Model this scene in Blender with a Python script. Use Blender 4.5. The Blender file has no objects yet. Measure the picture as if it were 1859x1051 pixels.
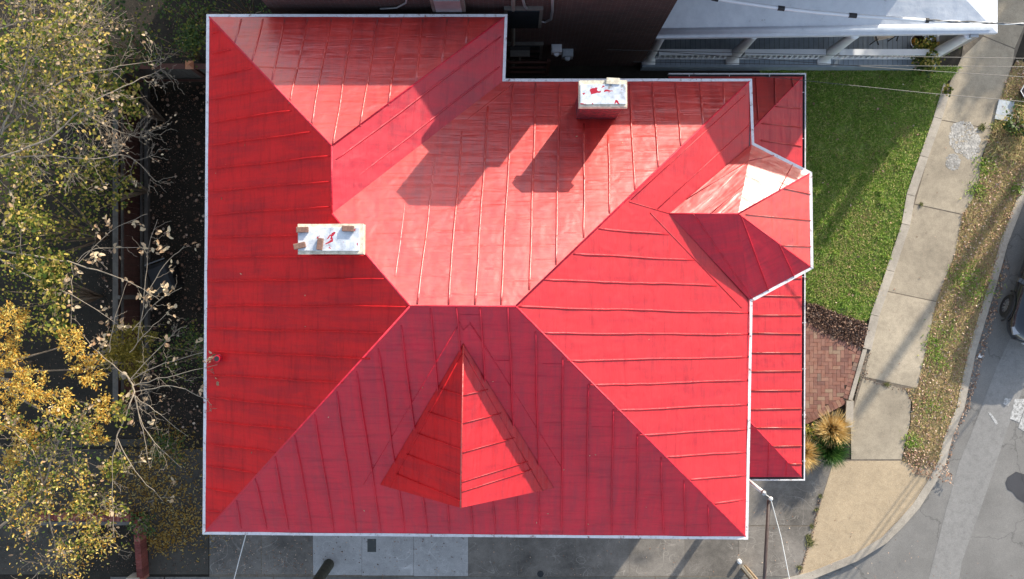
import bpy, math, random
import numpy as np
from mathutils import Vector, Matrix
random.seed(7); rng = np.random.default_rng(11)
S = bpy.context.scene; C = S.collection
# ------------------------------------------------------------------ camera, sky, sun
H, F, CX, CY = 30.0, 1950.0, 930.0, 525.5
cd = bpy.data.cameras.new('camera'); cam = bpy.data.objects.new('camera', cd); C.objects.link(cam)
cam.location = (0, 0, H); cam.rotation_euler = (0, 0, 0)
cd.sensor_width = 36; cd.lens = 36*F/1859; cd.clip_end = 1500; cd.shift_x = -0.0003
S.camera = cam
AZ, EL = math.radians(34.6), math.radians(19.9)
w = bpy.data.worlds.new('World'); S.world = w; w.use_nodes = True
nt = w.node_tree; bg = nt.nodes['Background']; sk = nt.nodes.new('ShaderNodeTexSky')
sk.sky_type = 'NISHITA'; sk.sun_disc = False; sk.sun_elevation = EL; sk.sun_rotation = AZ
hs = nt.nodes.new('ShaderNodeHueSaturation'); hs.inputs['Saturation'].default_value = .72; nt.links.new(sk.outputs[0], hs.inputs['Color']); nt.links.new(hs.outputs[0], bg.inputs[0]); bg.inputs[1].default_value = 0.15
sd = bpy.data.lights.new('sun', 'SUN'); so = bpy.data.objects.new('sun', sd); C.objects.link(so)
sd.energy = 3.35; sd.angle = math.radians(0.5); sd.color = (1, .91, .77)
SUN = Vector((math.sin(AZ)*math.cos(EL), math.cos(AZ)*math.cos(EL), math.sin(EL)))
so.rotation_euler = SUN.to_track_quat('Z', 'Y').to_euler()
S.view_settings.view_transform = 'Standard'; S.view_settings.look = 'None'
S.view_settings.exposure = 1.2; S.view_settings.gamma = 1
# ------------------------------------------------------------------ helpers
GZ = 0.12                                   # level of yards and pavements above the street
def G(px, py, z=GZ): return Vector(((px-CX)*(H-z)/F, -(py-CY)*(H-z)/F, z))
def tag(o, label=None, cat=None, group=None, kind=None):
    if label: o['label'] = label
    if cat: o['category'] = cat
    if group: o['group'] = group
    if kind: o['kind'] = kind
    return o
def empty(name, loc, label, cat, group=None, rz=0):
    o = bpy.data.objects.new(name, None); C.objects.link(o); o.location = loc; o.rotation_euler = (0, 0, rz)
    o.empty_display_size = .2
    return tag(o, label, cat, group)
class MB:
    def __init__(s): s.v = []; s.f = []; s.m = []; s.uv = []; s.basis = None; s.sm = set()
    def poly(s, pts, m=0):
        b = len(s.v); s.v += [tuple(p) for p in pts]; s.f.append(tuple(range(b, b+len(pts)))); s.m.append(m); s.uv.append(s.basis)
    def mesh(s, vs, fs, m=0):
        b = len(s.v); s.v += [tuple(p) for p in vs]
        for f in fs: s.f.append(tuple(i+b for i in f)); s.m.append(m); s.uv.append(s.basis)
    def box(s, c, size, rz=0, m=0, rot=None):
        R_ = rot if rot is not None else Matrix.Rotation(rz, 3, 'Z'); c = Vector(c)
        vs = [c + R_ @ Vector((x*size[0]/2, y*size[1]/2, z*size[2]/2)) for x in (-1, 1) for y in (-1, 1) for z in (-1, 1)]
        s.mesh(vs, [(0,1,3,2),(4,6,7,5),(0,4,5,1),(2,3,7,6),(0,2,6,4),(1,5,7,3)], m)
    def prism(s, pts, z0, z1, m=0):
        n = len(pts); vs = [(p[0], p[1], z0) for p in pts] + [(p[0], p[1], z1) for p in pts]
        a = sum(pts[i][0]*pts[(i+1) % n][1]-pts[(i+1) % n][0]*pts[i][1] for i in range(n))
        idx = list(range(n)) if a > 0 else list(range(n))[::-1]
        fs = [tuple(idx[::-1]), tuple(i+n for i in idx)]
        for k in range(n): i, j = idx[k], idx[(k+1) % n]; fs.append((i, j, j+n, i+n))
        s.mesh(vs, fs, m)
    def tube(s, pts, r, n=6, m=0, cap=True):
        pts = [Vector(p) for p in pts]; rs = r if isinstance(r, (list, tuple)) else [r]*len(pts)
        vs = []; up = Vector((0.13, .21, 1)).normalized()
        for i, p in enumerate(pts):
            d = (pts[min(i+1, len(pts)-1)]-pts[max(i-1, 0)])
            d = d.normalized() if d.length > 1e-9 else Vector((0, 0, 1))
            a = d.cross(up)
            if a.length < 1e-3: a = d.cross(Vector((1, 0, 0)))
            a.normalize(); b = d.cross(a)
            for k in range(n):
                t = 2*math.pi*k/n; vs.append(p+(a*math.cos(t)+b*math.sin(t))*rs[i])
        fs = []
        for i in range(len(pts)-1):
            for k in range(n): k2 = (k+1) % n; fs.append((i*n+k, i*n+k2, (i+1)*n+k2, (i+1)*n+k))
        if cap: fs.append(tuple(range(n))[::-1]); fs.append(tuple((len(pts)-1)*n+k for k in range(n)))
        s.mesh(vs, fs, m)
    def lathe(s, c, prof, n=20, m=0):
        c = Vector(c); vs = []
        for r, z in prof:
            for k in range(n): t = 2*math.pi*k/n; vs.append(c+Vector((r*math.cos(t), r*math.sin(t), z)))
        fs = []
        for i in range(len(prof)-1):
            for k in range(n): k2 = (k+1) % n; fs.append((i*n+k, i*n+k2, (i+1)*n+k2, (i+1)*n+k))
        fs.append(tuple((len(prof)-1)*n+k for k in range(n)))
        s.mesh(vs, fs, m)
    def ridge(s, a, b, w, h, up, m=0, e=.004):        # raised seam with a triangular section from a to b
        a = Vector(a); b = Vector(b); up = Vector(up).normalized(); d = (b-a)
        if d.length < 1e-4: return
        side = d.cross(up).normalized()*w/2
        n0 = len(s.f); q = [(-1, -e), (-.62, h*.42), (-.22, h), (.22, h), (.62, h*.42), (1, -e)]
        s.mesh([p+side*x+up*z for p in (a, b) for x, z in q], [(k, k+6, k+7, k+1) for k in range(5)]+[(0, 1, 2, 3, 4, 5), (11, 10, 9, 8, 7, 6)], m)
        if h > .005: s.sm.update(range(n0, n0+5))
    def rib(s, pts, w, hs, up, m=0, e=.004):      # one continuous raised seam through pts
        up = Vector(up).normalized(); pts = [Vector(p) for p in pts]; n0 = len(s.f); prof = [(-1, 0), (-.7, .5), (-.3, 1), (.3, 1), (.7, .5), (1, 0)]; vs = []
        for i, p in enumerate(pts):
            d = pts[min(i+1, len(pts)-1)]-pts[max(i-1, 0)]; side = d.cross(up).normalized()*w/2
            vs += [p+side*x+up*(hs[i]*z-(e if z == 0 else 0)) for x, z in prof]
        n = len(pts); s.mesh(vs, [(i*6+k, (i+1)*6+k, (i+1)*6+k+1, i*6+k+1) for i in range(n-1) for k in range(5)]+[(0, 1, 2, 3, 4, 5), tuple((n-1)*6+k for k in range(5, -1, -1))], m)
        s.sm.update(range(n0, n0+5*(n-1)))
    def build(s, name, mats, parent=None, smooth=False):
        me = bpy.data.meshes.new(name); me.from_pydata(s.v, [], s.f)
        for mt in (mats if isinstance(mats, (list, tuple)) else [mats]): me.materials.append(mt)
        me.polygons.foreach_set('material_index', s.m)
        if s.sm and not smooth: me.polygons.foreach_set('use_smooth', [k in s.sm for k in range(len(s.f))])
        if smooth: me.polygons.foreach_set('use_smooth', [True]*len(s.f))
        if any(b is not None for b in s.uv):
            uvl = me.uv_layers.new(name='UVMap'); arr = []
            for f, b in zip(s.f, s.uv):
                for i in f:
                    p = Vector(s.v[i])
                    arr += [p.dot(b[0]), p.dot(b[1])] if b else [p.x, p.y]
            uvl.data.foreach_set('uv', arr)
        me.update(); o = bpy.data.objects.new(name, me); C.objects.link(o)
        if parent is not None:
            o.parent = parent
            if parent.type == 'EMPTY': o.matrix_parent_inverse = Matrix.Identity(4)
        return o
# parts are modelled in world space under things at a base point, so shift them back
def place_part(o, root): o.location = -Vector(root.location) if root.rotation_euler.z == 0 else (0, 0, 0); return o
def part(mb, name, mats, root, smooth=False): return place_part(mb.build(name, mats, root, smooth), root)
def sub(mb, name, mats, par, smooth=False): return mb.build(name, mats, par, smooth)
def quadmesh(name, V, nq, mats, parent=None, mi=None):   # numpy mesh of quads: V (N,k,3), nq = list of quads inside one element
    N, k, _ = V.shape; me = bpy.data.meshes.new(name)
    me.vertices.add(N*k); me.vertices.foreach_set('co', V.reshape(-1).astype(np.float32))
    q = np.array(nq); F_ = (q[None]+(np.arange(N)*k)[:, None, None]).reshape(-1, q.shape[1])
    me.loops.add(F_.size); me.loops.foreach_set('vertex_index', F_.reshape(-1).astype(np.int32))
    me.polygons.add(len(F_)); me.polygons.foreach_set('loop_start', (np.arange(len(F_))*q.shape[1]).astype(np.int32))
    me.polygons.foreach_set('loop_total', np.full(len(F_), q.shape[1], np.int32))
    for mt in (mats if isinstance(mats, (list, tuple)) else [mats]): me.materials.append(mt)
    if mi is not None: me.polygons.foreach_set('material_index', np.repeat(mi, len(q)).astype(np.int32))
    me.update(calc_edges=True); me.validate(); o = bpy.data.objects.new(name, me); C.objects.link(o)
    if parent is not None: o.parent = parent; place_part(o, parent)
    return o
def unit(a): return a/np.maximum(np.linalg.norm(a, axis=-1, keepdims=True), 1e-9)
def leafmesh(name, P, size, mats, parent=None, flat=.5, wr=.55, curl=.25, D=None, mi=None):
    N = len(P); n = rng.normal(size=(N, 3))*np.array([flat, flat, 1]); n[:, 2] = np.abs(n[:, 2])+.15; n = unit(n)
    d = rng.normal(size=(N, 3)) if D is None else D+rng.normal(size=(N, 3))*.45
    d = unit(d-n*np.sum(d*n, 1, keepdims=True)); sd_ = np.cross(n, d)
    L = (size*rng.uniform(.6, 1.3, N))[:, None]; W = L*wr*rng.uniform(.8, 1.2, (N, 1)); cu = curl*L*rng.uniform(-.5, 1.2, (N, 1))
    base = P; V = np.stack([base, base+d*L*.3-sd_*W*.5+n*cu*.6, base+d*L*.72-sd_*W*.38+n*cu*.5, base+d*L-n*cu*.5,
                            base+d*L*.72+sd_*W*.38+n*cu*.5, base+d*L*.3+sd_*W*.5+n*cu*.6], 1)
    return quadmesh(name, V, [(0, 3, 2, 1), (0, 5, 4, 3)], mats, parent, mi)
def blades(name, P, h, wd, lean, mats, parent=None, D=None):
    N = len(P); a = rng.uniform(0, 2*np.pi, N); dr = np.stack([np.cos(a), np.sin(a), np.zeros(N)], 1) if D is None else unit(D)
    side = np.stack([-dr[:, 1], dr[:, 0], np.zeros(N)], 1)
    hh = (h*rng.uniform(.5, 1.3, N))[:, None]; ln = (lean*rng.uniform(.3, 1.2, N))[:, None]; ww = (wd*rng.uniform(.7, 1.3, N))[:, None]
    z = np.array([[0, 0, 1.]])
    c1 = P+dr*hh*ln*.35+z*hh*.6*(1-ln*.3); c2 = P+dr*hh*ln+z*hh*(1-ln*.55)
    V = np.stack([P-side*ww/2, P+side*ww/2, c1+side*ww*.42, c1-side*ww*.42, c2+side*ww*.08, c2-side*ww*.08], 1)
    return quadmesh(name, V, [(0, 1, 2, 3), (3, 2, 4, 5)], mats, parent)
def inpoly(P, poly):
    x, y = P[:, 0], P[:, 1]; r = np.zeros(len(P), bool); n = len(poly)
    for i in range(n):
        x1, y1 = poly[i][:2]; x2, y2 = poly[(i+1) % n][:2]
        c = ((y1 > y) != (y2 > y)) & (x < (x2-x1)*(y-y1)/(y2-y1+1e-12)+x1); r ^= c
    return r
def scatter(pp, n, z=GZ):
    pl = [G(*p, z) for p in pp]; xs = [p.x for p in pl]; ys = [p.y for p in pl]; out = []
    k = 0
    while k < n:
        P = np.stack([rng.uniform(min(xs), max(xs), n*2), rng.uniform(min(ys), max(ys), n*2), np.full(n*2, z)], 1)
        P = P[inpoly(P, pl)]; out.append(P); k += len(P)
    return np.concatenate(out)[:n]
# ------------------------------------------------------------------ materials
def newmat(name):
    m = bpy.data.materials.new(name); m.use_nodes = True; return m, m.node_tree.nodes, m.node_tree.links, m.node_tree.nodes['Principled BSDF']
def ramp(N, stops):
    r = N.new('ShaderNodeValToRGB'); e = r.color_ramp.elements
    while len(e) < len(stops): e.new(.5)
    for i, (p, c) in enumerate(stops): e[i].position = p; e[i].color = (*c, 1) if len(c) == 3 else c
    return r
def coords(N, L, scale=(1, 1, 1), kind='Object'):
    t = N.new('ShaderNodeTexCoord'); mp = N.new('ShaderNodeMapping'); mp.inputs['Scale'].default_value = scale
    L.new(t.outputs[kind], mp.inputs[0]); return mp
def noise(N, L, vec, s, det=4, rough=.55, dist=0):
    n = N.new('ShaderNodeTexNoise'); n.inputs['Scale'].default_value = s; n.inputs['Detail'].default_value = det
    n.inputs['Roughness'].default_value = rough; n.inputs['Distortion'].default_value = dist; L.new(vec.outputs[0], n.inputs['Vector']); return n
def mix(N, L, f, a, b, mode='MIX'):
    m = N.new('ShaderNodeMix'); m.data_type = 'RGBA'; m.blend_type = mode
    for sock, v in ((m.inputs[0], f), (m.inputs[6], a), (m.inputs[7], b)):
        if hasattr(v, 'links') or hasattr(v, 'is_linked'): L.new(v, sock)
        else: sock.default_value = v if not isinstance(v, tuple) else (*v, 1)
    return m.outputs[2]
def mth(N, L, op, a, b=0, c=None):
    m = N.new('ShaderNodeMath'); m.operation = op
    for i, v in enumerate((a, b, c)):
        if v is None: continue
        if hasattr(v, 'is_linked'): L.new(v, m.inputs[i])
        else: m.inputs[i].default_value = v
    return m.outputs[0]
def bump(N, L, h, B, dist=.01, strength=.6, prev=None):
    b = N.new('ShaderNodeBump'); b.inputs['Distance'].default_value = dist; b.inputs['Strength'].default_value = strength
    L.new(h, b.inputs['Height'])
    if prev is not None: L.new(prev, b.inputs['Normal'])
    if B is not None: L.new(b.outputs[0], B.inputs['Normal'])
    return b.outputs[0]
def simple(name, c, rough=.6, var=.25, sc=6, metal=0, bd=.003, coat=0):
    m, N, L, B = newmat(name); v = coords(N, L); n = noise(N, L, v, sc, 6, .65)
    r = ramp(N, [(.25, tuple(x*(1-var) for x in c)), (.75, tuple(min(1, x*(1+var)) for x in c))]); L.new(n.outputs[0], r.inputs[0])
    L.new(r.outputs[0], B.inputs['Base Color']); B.inputs['Roughness'].default_value = rough; B.inputs['Metallic'].default_value = metal
    B.inputs['Coat Weight'].default_value = coat
    n2 = noise(N, L, v, sc*6, 4); bump(N, L, n2.outputs[0], B, bd); return m
def island(name, stops, rough=.6, trans=0.0, spec=.3, nsc=0):
    m, N, L, B = newmat(name); g = N.new('ShaderNodeNewGeometry'); r = ramp(N, stops); L.new(g.outputs['Random Per Island'], r.inputs[0])
    col = r.outputs[0]
    if nsc:
        v = coords(N, L); n = noise(N, L, v, nsc, 3); col = mix(N, L, n.outputs[0], col, r.outputs[0], 'OVERLAY')
    L.new(col, B.inputs['Base Color']); B.inputs['Roughness'].default_value = rough; B.inputs['Specular IOR Level'].default_value = spec
    if trans:
        t = N.new('ShaderNodeBsdfTranslucent'); ms = N.new('ShaderNodeMixShader'); ms.inputs[0].default_value = trans
        L.new(col, t.inputs[0]); L.new(B.outputs[0], ms.inputs[1]); L.new(t.outputs[0], ms.inputs[2])
        L.new(ms.outputs[0], N['Material Output'].inputs[0])
    return m
def roof_paint(name, c1, c2, rough=.44, streak=(3.0, .35), wr=.9, spec=1.0, ior=1.5):
    m, N, L, B = newmat(name)
    uv = coords(N, L, (1, 1, 1), 'UV'); st = coords(N, L, (streak[0], streak[1], 1), 'UV'); wv = coords(N, L, (.55, 4.6, 1), 'UV')
    big = noise(N, L, uv, .9, 5, .6); s1 = noise(N, L, st, 1.6, 6, .7, .4); wn = noise(N, L, wv, 1.0, 3, .5, .6); fine = noise(N, L, uv, 38, 5, .6)
    f = mth(N, L, 'ADD', mth(N, L, 'MULTIPLY', s1.outputs[0], .6), mth(N, L, 'MULTIPLY', big.outputs[0], .4))
    r = ramp(N, [(.42, c2), (.53, c1), (.66, tuple(min(1, x*1.15) for x in c1))]); L.new(f, r.inputs[0])
    r2 = ramp(N, [(.30, (.70, .70, .76)), (.50, (1, 1, 1))]); wn2 = noise(N, L, wv, 1.7, 5, .7, .3); L.new(wn2.outputs[0], r2.inputs[0])
    col = mix(N, L, .8, r.outputs[0], r2.outputs[0], 'MULTIPLY')
    sp = noise(N, L, uv, 26, 2, .5); rs = ramp(N, [(.775, (0, 0, 0)), (.79, (1, 1, 1))]); L.new(sp.outputs[0], rs.inputs[0])
    col = mix(N, L, rs.outputs[0], col, (.10, .04, .05))
    L.new(col, B.inputs['Base Color']); B.inputs['Specular IOR Level'].default_value = spec*.9 if ior > 1.6 else spec; B.inputs['IOR'].default_value = ior
    rr = N.new('ShaderNodeMapRange'); rr.inputs[1].default_value = .3; rr.inputs[2].default_value = .7
    rr.inputs[3].default_value = rough-.05; rr.inputs[4].default_value = rough+.08; L.new(s1.outputs[0], rr.inputs[0]); L.new(rr.outputs[0], B.inputs['Roughness'])
    dn = noise(N, L, uv, 2.1, 2, .5, .3); bd_ = bump(N, L, dn.outputs[0], None, .05, .6); b0 = bump(N, L, wn.outputs[0], None, .035, wr, bd_); b1 = bump(N, L, fine.outputs[0], B, .004, .45, b0)
    return m
RED = roof_paint('red roof paint', (.53, .018, .010), (.41, .013, .010), .45, spec=1.0, ior=1.66)
REDP = roof_paint('red roof paint tinted with sky reflection', (.48, .015, .032), (.38, .012, .030), .50, spec=.6)  # pink of the reflected sky mixed into the red of this strip
REDD = roof_paint('red roof paint, dull', (.60, .011, .034), (.48, .010, .034), .55, spec=.45)  # shade copy of the red, purple tinted for south facing slopes
REDW = roof_paint('red roof paint, matt west slope', (.64, .014, .017), (.50, .012, .018), .6, spec=.22)  # light put into the colour: brighter red for unlit west faces
REDE = roof_paint('red roof paint, satin east slope', (.47, .015, .024), (.40, .013, .024), .5, spec=.5)  # sunlit copy of the red, deeper base for the east faces
def chipped(name):
    m, N, L, B = newmat(name); v = coords(N, L); n = noise(N, L, v, 9, 6, .75); r = ramp(N, [(.33, (.30, .05, .05)), (.37, (.42, .36, .33)), (.42, (.68, .68, .68)), (.6, (.80, .80, .81))])
    L.new(n.outputs[0], r.inputs[0]); L.new(r.outputs[0], B.inputs['Base Color']); B.inputs['Roughness'].default_value = .45
    n2 = noise(N, L, v, 30, 3); bump(N, L, n2.outputs[0], B, .004); return m
WHITE = chipped('chipped white trim paint')
def speckled(name):
    m, N, L, B = newmat(name); v = coords(N, L); n = noise(N, L, v, 5.3, 3, .55, .6); r = ramp(N, [(.61, (0, 0, 0)), (.62, (1, 1, 1))]); L.new(n.outputs[0], r.inputs[0])
    g = noise(N, L, v, 4.5, 8, .7); g2 = ramp(N, [(.32, (.28, .25, .22)), (.40, (.48, .52, .58)), (.55, (.72, .74, .77))]); L.new(g.outputs[0], g2.inputs[0])
    L.new(mix(N, L, r.outputs[0], g2.outputs[0], (.45, .02, .04)), B.inputs['Base Color']); B.inputs['Roughness'].default_value = .35; B.inputs['Metallic'].default_value = .1
    return m
CAPMETAL = speckled('white painted sheet with red splashes')
CREAM = simple('cream lime render', (.66, .59, .46), .85, .45, 11, bd=.012)
OLDBRICK = simple('weathered brown brick', (.22, .12, .09), .9, .5, 22)
def brick(name, c1, c2, mortar, sc=(1, 1)):
    m, N, L, B = newmat(name); t = N.new('ShaderNodeTexCoord'); sx = N.new('ShaderNodeSeparateXYZ'); L.new(t.outputs['Object'], sx.inputs[0])
    cb = N.new('ShaderNodeCombineXYZ'); L.new(mth(N, L, 'ADD', sx.outputs[0], sx.outputs[1]), cb.inputs[0]); L.new(sx.outputs[2], cb.inputs[1])
    b = N.new('ShaderNodeTexBrick'); L.new(cb.outputs[0], b.inputs[0]); b.inputs['Color1'].default_value = (*c1, 1); b.inputs['Color2'].default_value = (*c2, 1)
    b.inputs['Mortar'].default_value = (*mortar, 1); b.inputs['Scale'].default_value = 1; b.inputs['Brick Width'].default_value = .215; b.inputs['Row Height'].default_value = .075
    b.inputs['Mortar Size'].default_value = .008; n = noise(N, L, cb, 3, 5); L.new(mix(N, L, .5, b.outputs[0], n.outputs[0], 'OVERLAY'), B.inputs['Base Color'])
    B.inputs['Roughness'].default_value = .9; bump(N, L, mth(N, L, 'SUBTRACT', 1.0, b.outputs['Fac']), B, .006); return m
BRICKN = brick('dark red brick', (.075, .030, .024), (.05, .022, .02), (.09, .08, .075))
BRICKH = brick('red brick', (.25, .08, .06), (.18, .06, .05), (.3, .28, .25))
def concrete(name, c, swirl=0, agg=0, isl=.12, stain=.35, fine=.3):
    m, N, L, B = newmat(name); v = coords(N, L); g = N.new('ShaderNodeNewGeometry')
    n = noise(N, L, v, .8, 8, .7); n2 = noise(N, L, v, 60, 5, .7); n3 = noise(N, L, v, 6, 6, .7)
    r = ramp(N, [(.3, tuple(x*(1-stain) for x in c)), (.6, c), (.8, tuple(x*1.12 for x in c))]); L.new(n.outputs[0], r.inputs[0])
    col = r.outputs[0]
    r3 = ramp(N, [(.3, (1-fine,)*3), (.65, (1.0+fine*.4,)*3)]); L.new(n2.outputs[0], r3.inputs[0]); col = mix(N, L, 1.0, col, r3.outputs[0], 'MULTIPLY')
    r4 = ramp(N, [(.35, (.8,)*3), (.55, (1, 1, 1))]); L.new(n3.outputs[0], r4.inputs[0]); col = mix(N, L, .8, col, r4.outputs[0], 'MULTIPLY')
    ri = ramp(N, [(0, (1-isl,)*3), (1, (1+isl*.6,)*3)]); L.new(g.outputs['Random Per Island'], ri.inputs[0]); col = mix(N, L, 1.0, col, ri.outputs[0], 'MULTIPLY')
    if swirl:
        for k, s in enumerate((1.0, 1.9, .6)):
            vv = coords(N, L, (s, s*1.3, 1)); nn = noise(N, L, vv, 1.1, 0, .4, 2.2); a = mth(N, L, 'ABSOLUTE', mth(N, L, 'SUBTRACT', nn.outputs[0], .5+k*.03))
            ms = noise(N, L, v, 1.3, 2); gate = ramp(N, [(.42, (0, 0, 0)), (.6, (1, 1, 1))]); L.new(ms.outputs[0], gate.inputs[0])
            ln = ramp(N, [(0, (1, 1, 1)), (.009, (0, 0, 0))]); L.new(a, ln.inputs[0])
            col = mix(N, L, mth(N, L, 'MULTIPLY', mth(N, L, 'MULTIPLY', ln.outputs[0], gate.outputs[0]), swirl), col, tuple(min(1, x*1.9+.05) for x in c))
    if agg:
        vo = N.new('ShaderNodeTexVoronoi'); vo.inputs['Scale'].default_value = 75; L.new(v.outputs[0], vo.inputs[0])
        ra = ramp(N, [(0, (.20, .13, .07)), (.4, (.42, .31, .18)), (.75, (.55, .43, .27)), (1, (.68, .60, .46))]); sp = N.new('ShaderNodeSeparateColor'); L.new(vo.outputs['Color'], sp.inputs[0]); L.new(sp.outputs[0], ra.inputs[0])
        col = mix(N, L, agg, col, ra.outputs[0])
    L.new(col, B.inputs['Base Color']); B.inputs['Roughness'].default_value = .88; bump(N, L, n2.outputs[0], B, .005, .6); return m
SIDEWALK = concrete('sunlit tan concrete', (.47, .395, .29), isl=.14)  # tan base with a random tone per slab
DARKSLAB = concrete('dirty concrete with tyre swirls', (.235, .21, .18), swirl=.5, isl=.18, stain=.6)
LIGHTSLAB = concrete('pale newer concrete', (.47, .46, .445), swirl=.3, isl=.05, stain=.22)
RAMP = concrete('exposed aggregate', (.50, .385, .25), agg=.22, isl=0, stain=.25)
KERB = concrete('kerb concrete', (.50, .44, .36), isl=.12)
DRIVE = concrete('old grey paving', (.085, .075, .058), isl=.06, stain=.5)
REPAIR = concrete('crumbling white patch', (.54, .51, .46), isl=.4, stain=.3)
def asphalt(name, c):
    m, N, L, B = newmat(name); v = coords(N, L); n = noise(N, L, v, .7, 7, .7); n2 = noise(N, L, v, 75, 4, .8); wob = noise(N, L, v, 1.2, 4, .6)
    mx = N.new('ShaderNodeVectorMath'); mx.operation = 'ADD'; sc_ = N.new('ShaderNodeVectorMath'); sc_.operation = 'SCALE'; sc_.inputs['Scale'].default_value = .9
    L.new(wob.outputs['Color'], sc_.inputs[0]); L.new(v.outputs[0], mx.inputs[0]); L.new(sc_.outputs[0], mx.inputs[1])
    vo = N.new('ShaderNodeTexVoronoi'); vo.feature = 'DISTANCE_TO_EDGE'; vo.inputs['Scale'].default_value = .5; L.new(mx.outputs[0], vo.inputs[0])
    cr = ramp(N, [(0, (.55,)*3), (.006, (.78,)*3), (.014, (1, 1, 1))]); L.new(vo.outputs[0], cr.inputs[0])
    r = ramp(N, [(.3, tuple(x*.8 for x in c)), (.7, tuple(x*1.2 for x in c))]); L.new(n.outputs[0], r.inputs[0])
    r2 = ramp(N, [(.3, (.6,)*3), (.7, (1.3,)*3)]); L.new(n2.outputs[0], r2.inputs[0])
    col = mix(N, L, 1.0, r.outputs[0], r2.outputs[0], 'MULTIPLY'); col = mix(N, L, .8, col, cr.outputs[0], 'MULTIPLY')
    L.new(col, B.inputs['Base Color']); B.inputs['Roughness'].default_value = .85; bump(N, L, n2.outputs[0], B, .008, .6); return m
ROAD = asphalt('worn asphalt', (.205, .195, .18)); ROAD2 = concrete('smoother grey trench patch', (.275, .265, .25), isl=0, stain=.12); TAR = asphalt('fresh black patch', (.05, .05, .055))
def worn(name):
    m, N, L, B = newmat(name); v = coords(N, L); n = noise(N, L, v, 14, 8, .8); r = ramp(N, [(.42, (.22, .215, .20)), (.56, (.55, .54, .52))]); L.new(n.outputs[0], r.inputs[0])
    L.new(r.outputs[0], B.inputs['Base Color']); B.inputs['Roughness'].default_value = .8; return m
PAINT = worn('worn white road paint')
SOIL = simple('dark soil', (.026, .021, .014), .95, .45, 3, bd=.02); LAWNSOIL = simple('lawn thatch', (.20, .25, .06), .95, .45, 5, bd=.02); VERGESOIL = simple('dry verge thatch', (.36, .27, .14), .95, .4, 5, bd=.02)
FIELD = simple('distant ground', (.12, .12, .07), .95, .3, .2)
GRASS = island('green grass', [(0, (.09, .19, .02)), (.4, (.22, .38, .05)), (.75, (.36, .46, .09)), (.9, (.55, .50, .18)), (1, (.62, .52, .26))], .55, .35)
DRYGR = island('dry grass', [(0, (.40, .27, .12)), (.5, (.66, .50, .26)), (.85, (.34, .32, .11)), (1, (.16, .26, .06))], .7, .25)
LITTER = island('fallen leaves', [(0, (.20, .10, .06)), (.4, (.34, .20, .13)), (.8, (.52, .36, .26)), (1, (.62, .50, .38))], .7)
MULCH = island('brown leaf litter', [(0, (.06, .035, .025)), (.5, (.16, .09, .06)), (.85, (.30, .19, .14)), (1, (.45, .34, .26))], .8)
YLEAF = island('yellow leaves', [(0, (.48, .22, .03)), (.4, (.80, .50, .08)), (.75, (.88, .68, .22)), (1, (.45, .45, .10))], .5, .35)
GLEAF = island('green leaves', [(0, (.04, .08, .018)), (.3, (.11, .15, .028)), (.6, (.27, .26, .045)), (.85, (.54, .42, .10)), (1, (.58, .38, .14))], .6, .3, .12)
VLEAF = island('dull green leaves', [(0, (.03, .065, .018)), (.5, (.07, .12, .025)), (.85, (.14, .17, .03)), (1, (.35, .28, .04))], .5, .3)
TANLEAF = island('withered tan leaves', [(0, (.34, .20, .11)), (.5, (.58, .43, .27)), (1, (.75, .62, .40))], .6, .3)
GOLD = island('fallen gold leaflets', [(0, (.25, .13, .02)), (.6, (.50, .30, .05)), (1, (.55, .45, .2))], .6, .2)
STRAW = island('straw coloured blades', [(0, (.45, .27, .08)), (.5, (.68, .47, .17)), (1, (.78, .65, .36))], .5, .25)
DEEPGR = island('deep green blades', [(0, (.015, .05, .012)), (.6, (.04, .11, .02)), (1, (.10, .19, .04))], .45, .25)
BARK = simple('pale grey bark', (.30, .245, .18), .9, .3, 10, bd=.01); BARKD = simple('brown bark', (.27, .21, .15), .9, .35, 12, bd=.01)
FENCE = simple('red brown stained boards', (.11, .045, .032), .8, .4, 5); FENCEG = simple('grey weathered boards', (.13, .12, .105), .85, .35, 5)
SIDING = simple('soft white paint', (.72, .74, .76), .45, .06, 3); DECK = simple('blue grey deck paint', (.23, .27, .31), .55, .2, 4)
def coat_roof():
    m, N, L, B = newmat('silvery white roof coating'); v = coords(N, L); n = noise(N, L, v, 2.2, 7, .75); r = ramp(N, [(.30, (.34, .33, .33)), (.36, (.60, .63, .67)), (.7, (.72, .75, .79))]); L.new(n.outputs[0], r.inputs[0])
    L.new(r.outputs[0], B.inputs['Base Color']); B.inputs['Roughness'].default_value = .42; n2 = noise(N, L, v, 22, 4); n3 = noise(N, L, v, 2, 2); b = bump(N, L, n3.outputs[0], None, .06, .5); bump(N, L, n2.outputs[0], B, .006, .5, b); return m
PROOF = coat_roof()
BLACK = simple('black rubber', (.02, .02, .022), .6, .2, 10); METAL = simple('dull grey metal', (.38, .39, .40), .4, .15, 6, .6); BROWNM = simple('dark brown painted pipe', (.075, .05, .042), .45, .3, 5)
GLASS, _N, _L, _B = newmat('dark window glass'); _B.inputs['Base Color'].default_value = (.02, .025, .03, 1); _B.inputs['Roughness'].default_value = .06
CARP = simple('dark blue grey car paint', (.02, .024, .032), .2, .06, 2, .2, .0003, 1.0); RIM = simple('alloy rim', (.30, .30, .30), .35, .1, 5, .2); TYRE = simple('tyre rubber', (.025, .025, .025), .8, .2, 12)
WOODP = simple('weathered timber post', (.26, .19, .12), .85, .45, 8, bd=.01); MOSS = simple('dark mossy timber', (.075, .075, .05), .9, .5, 7, bd=.012)
BEIGE = simple('beige cushion', (.55, .45, .35), .8, .15, 8); STONE = simple('grey blue slab', (.46, .50, .53), .7, .15, 5); ORANGE = simple('orange pumpkin skin', (.75, .32, .03), .4, .2, 5)
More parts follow.
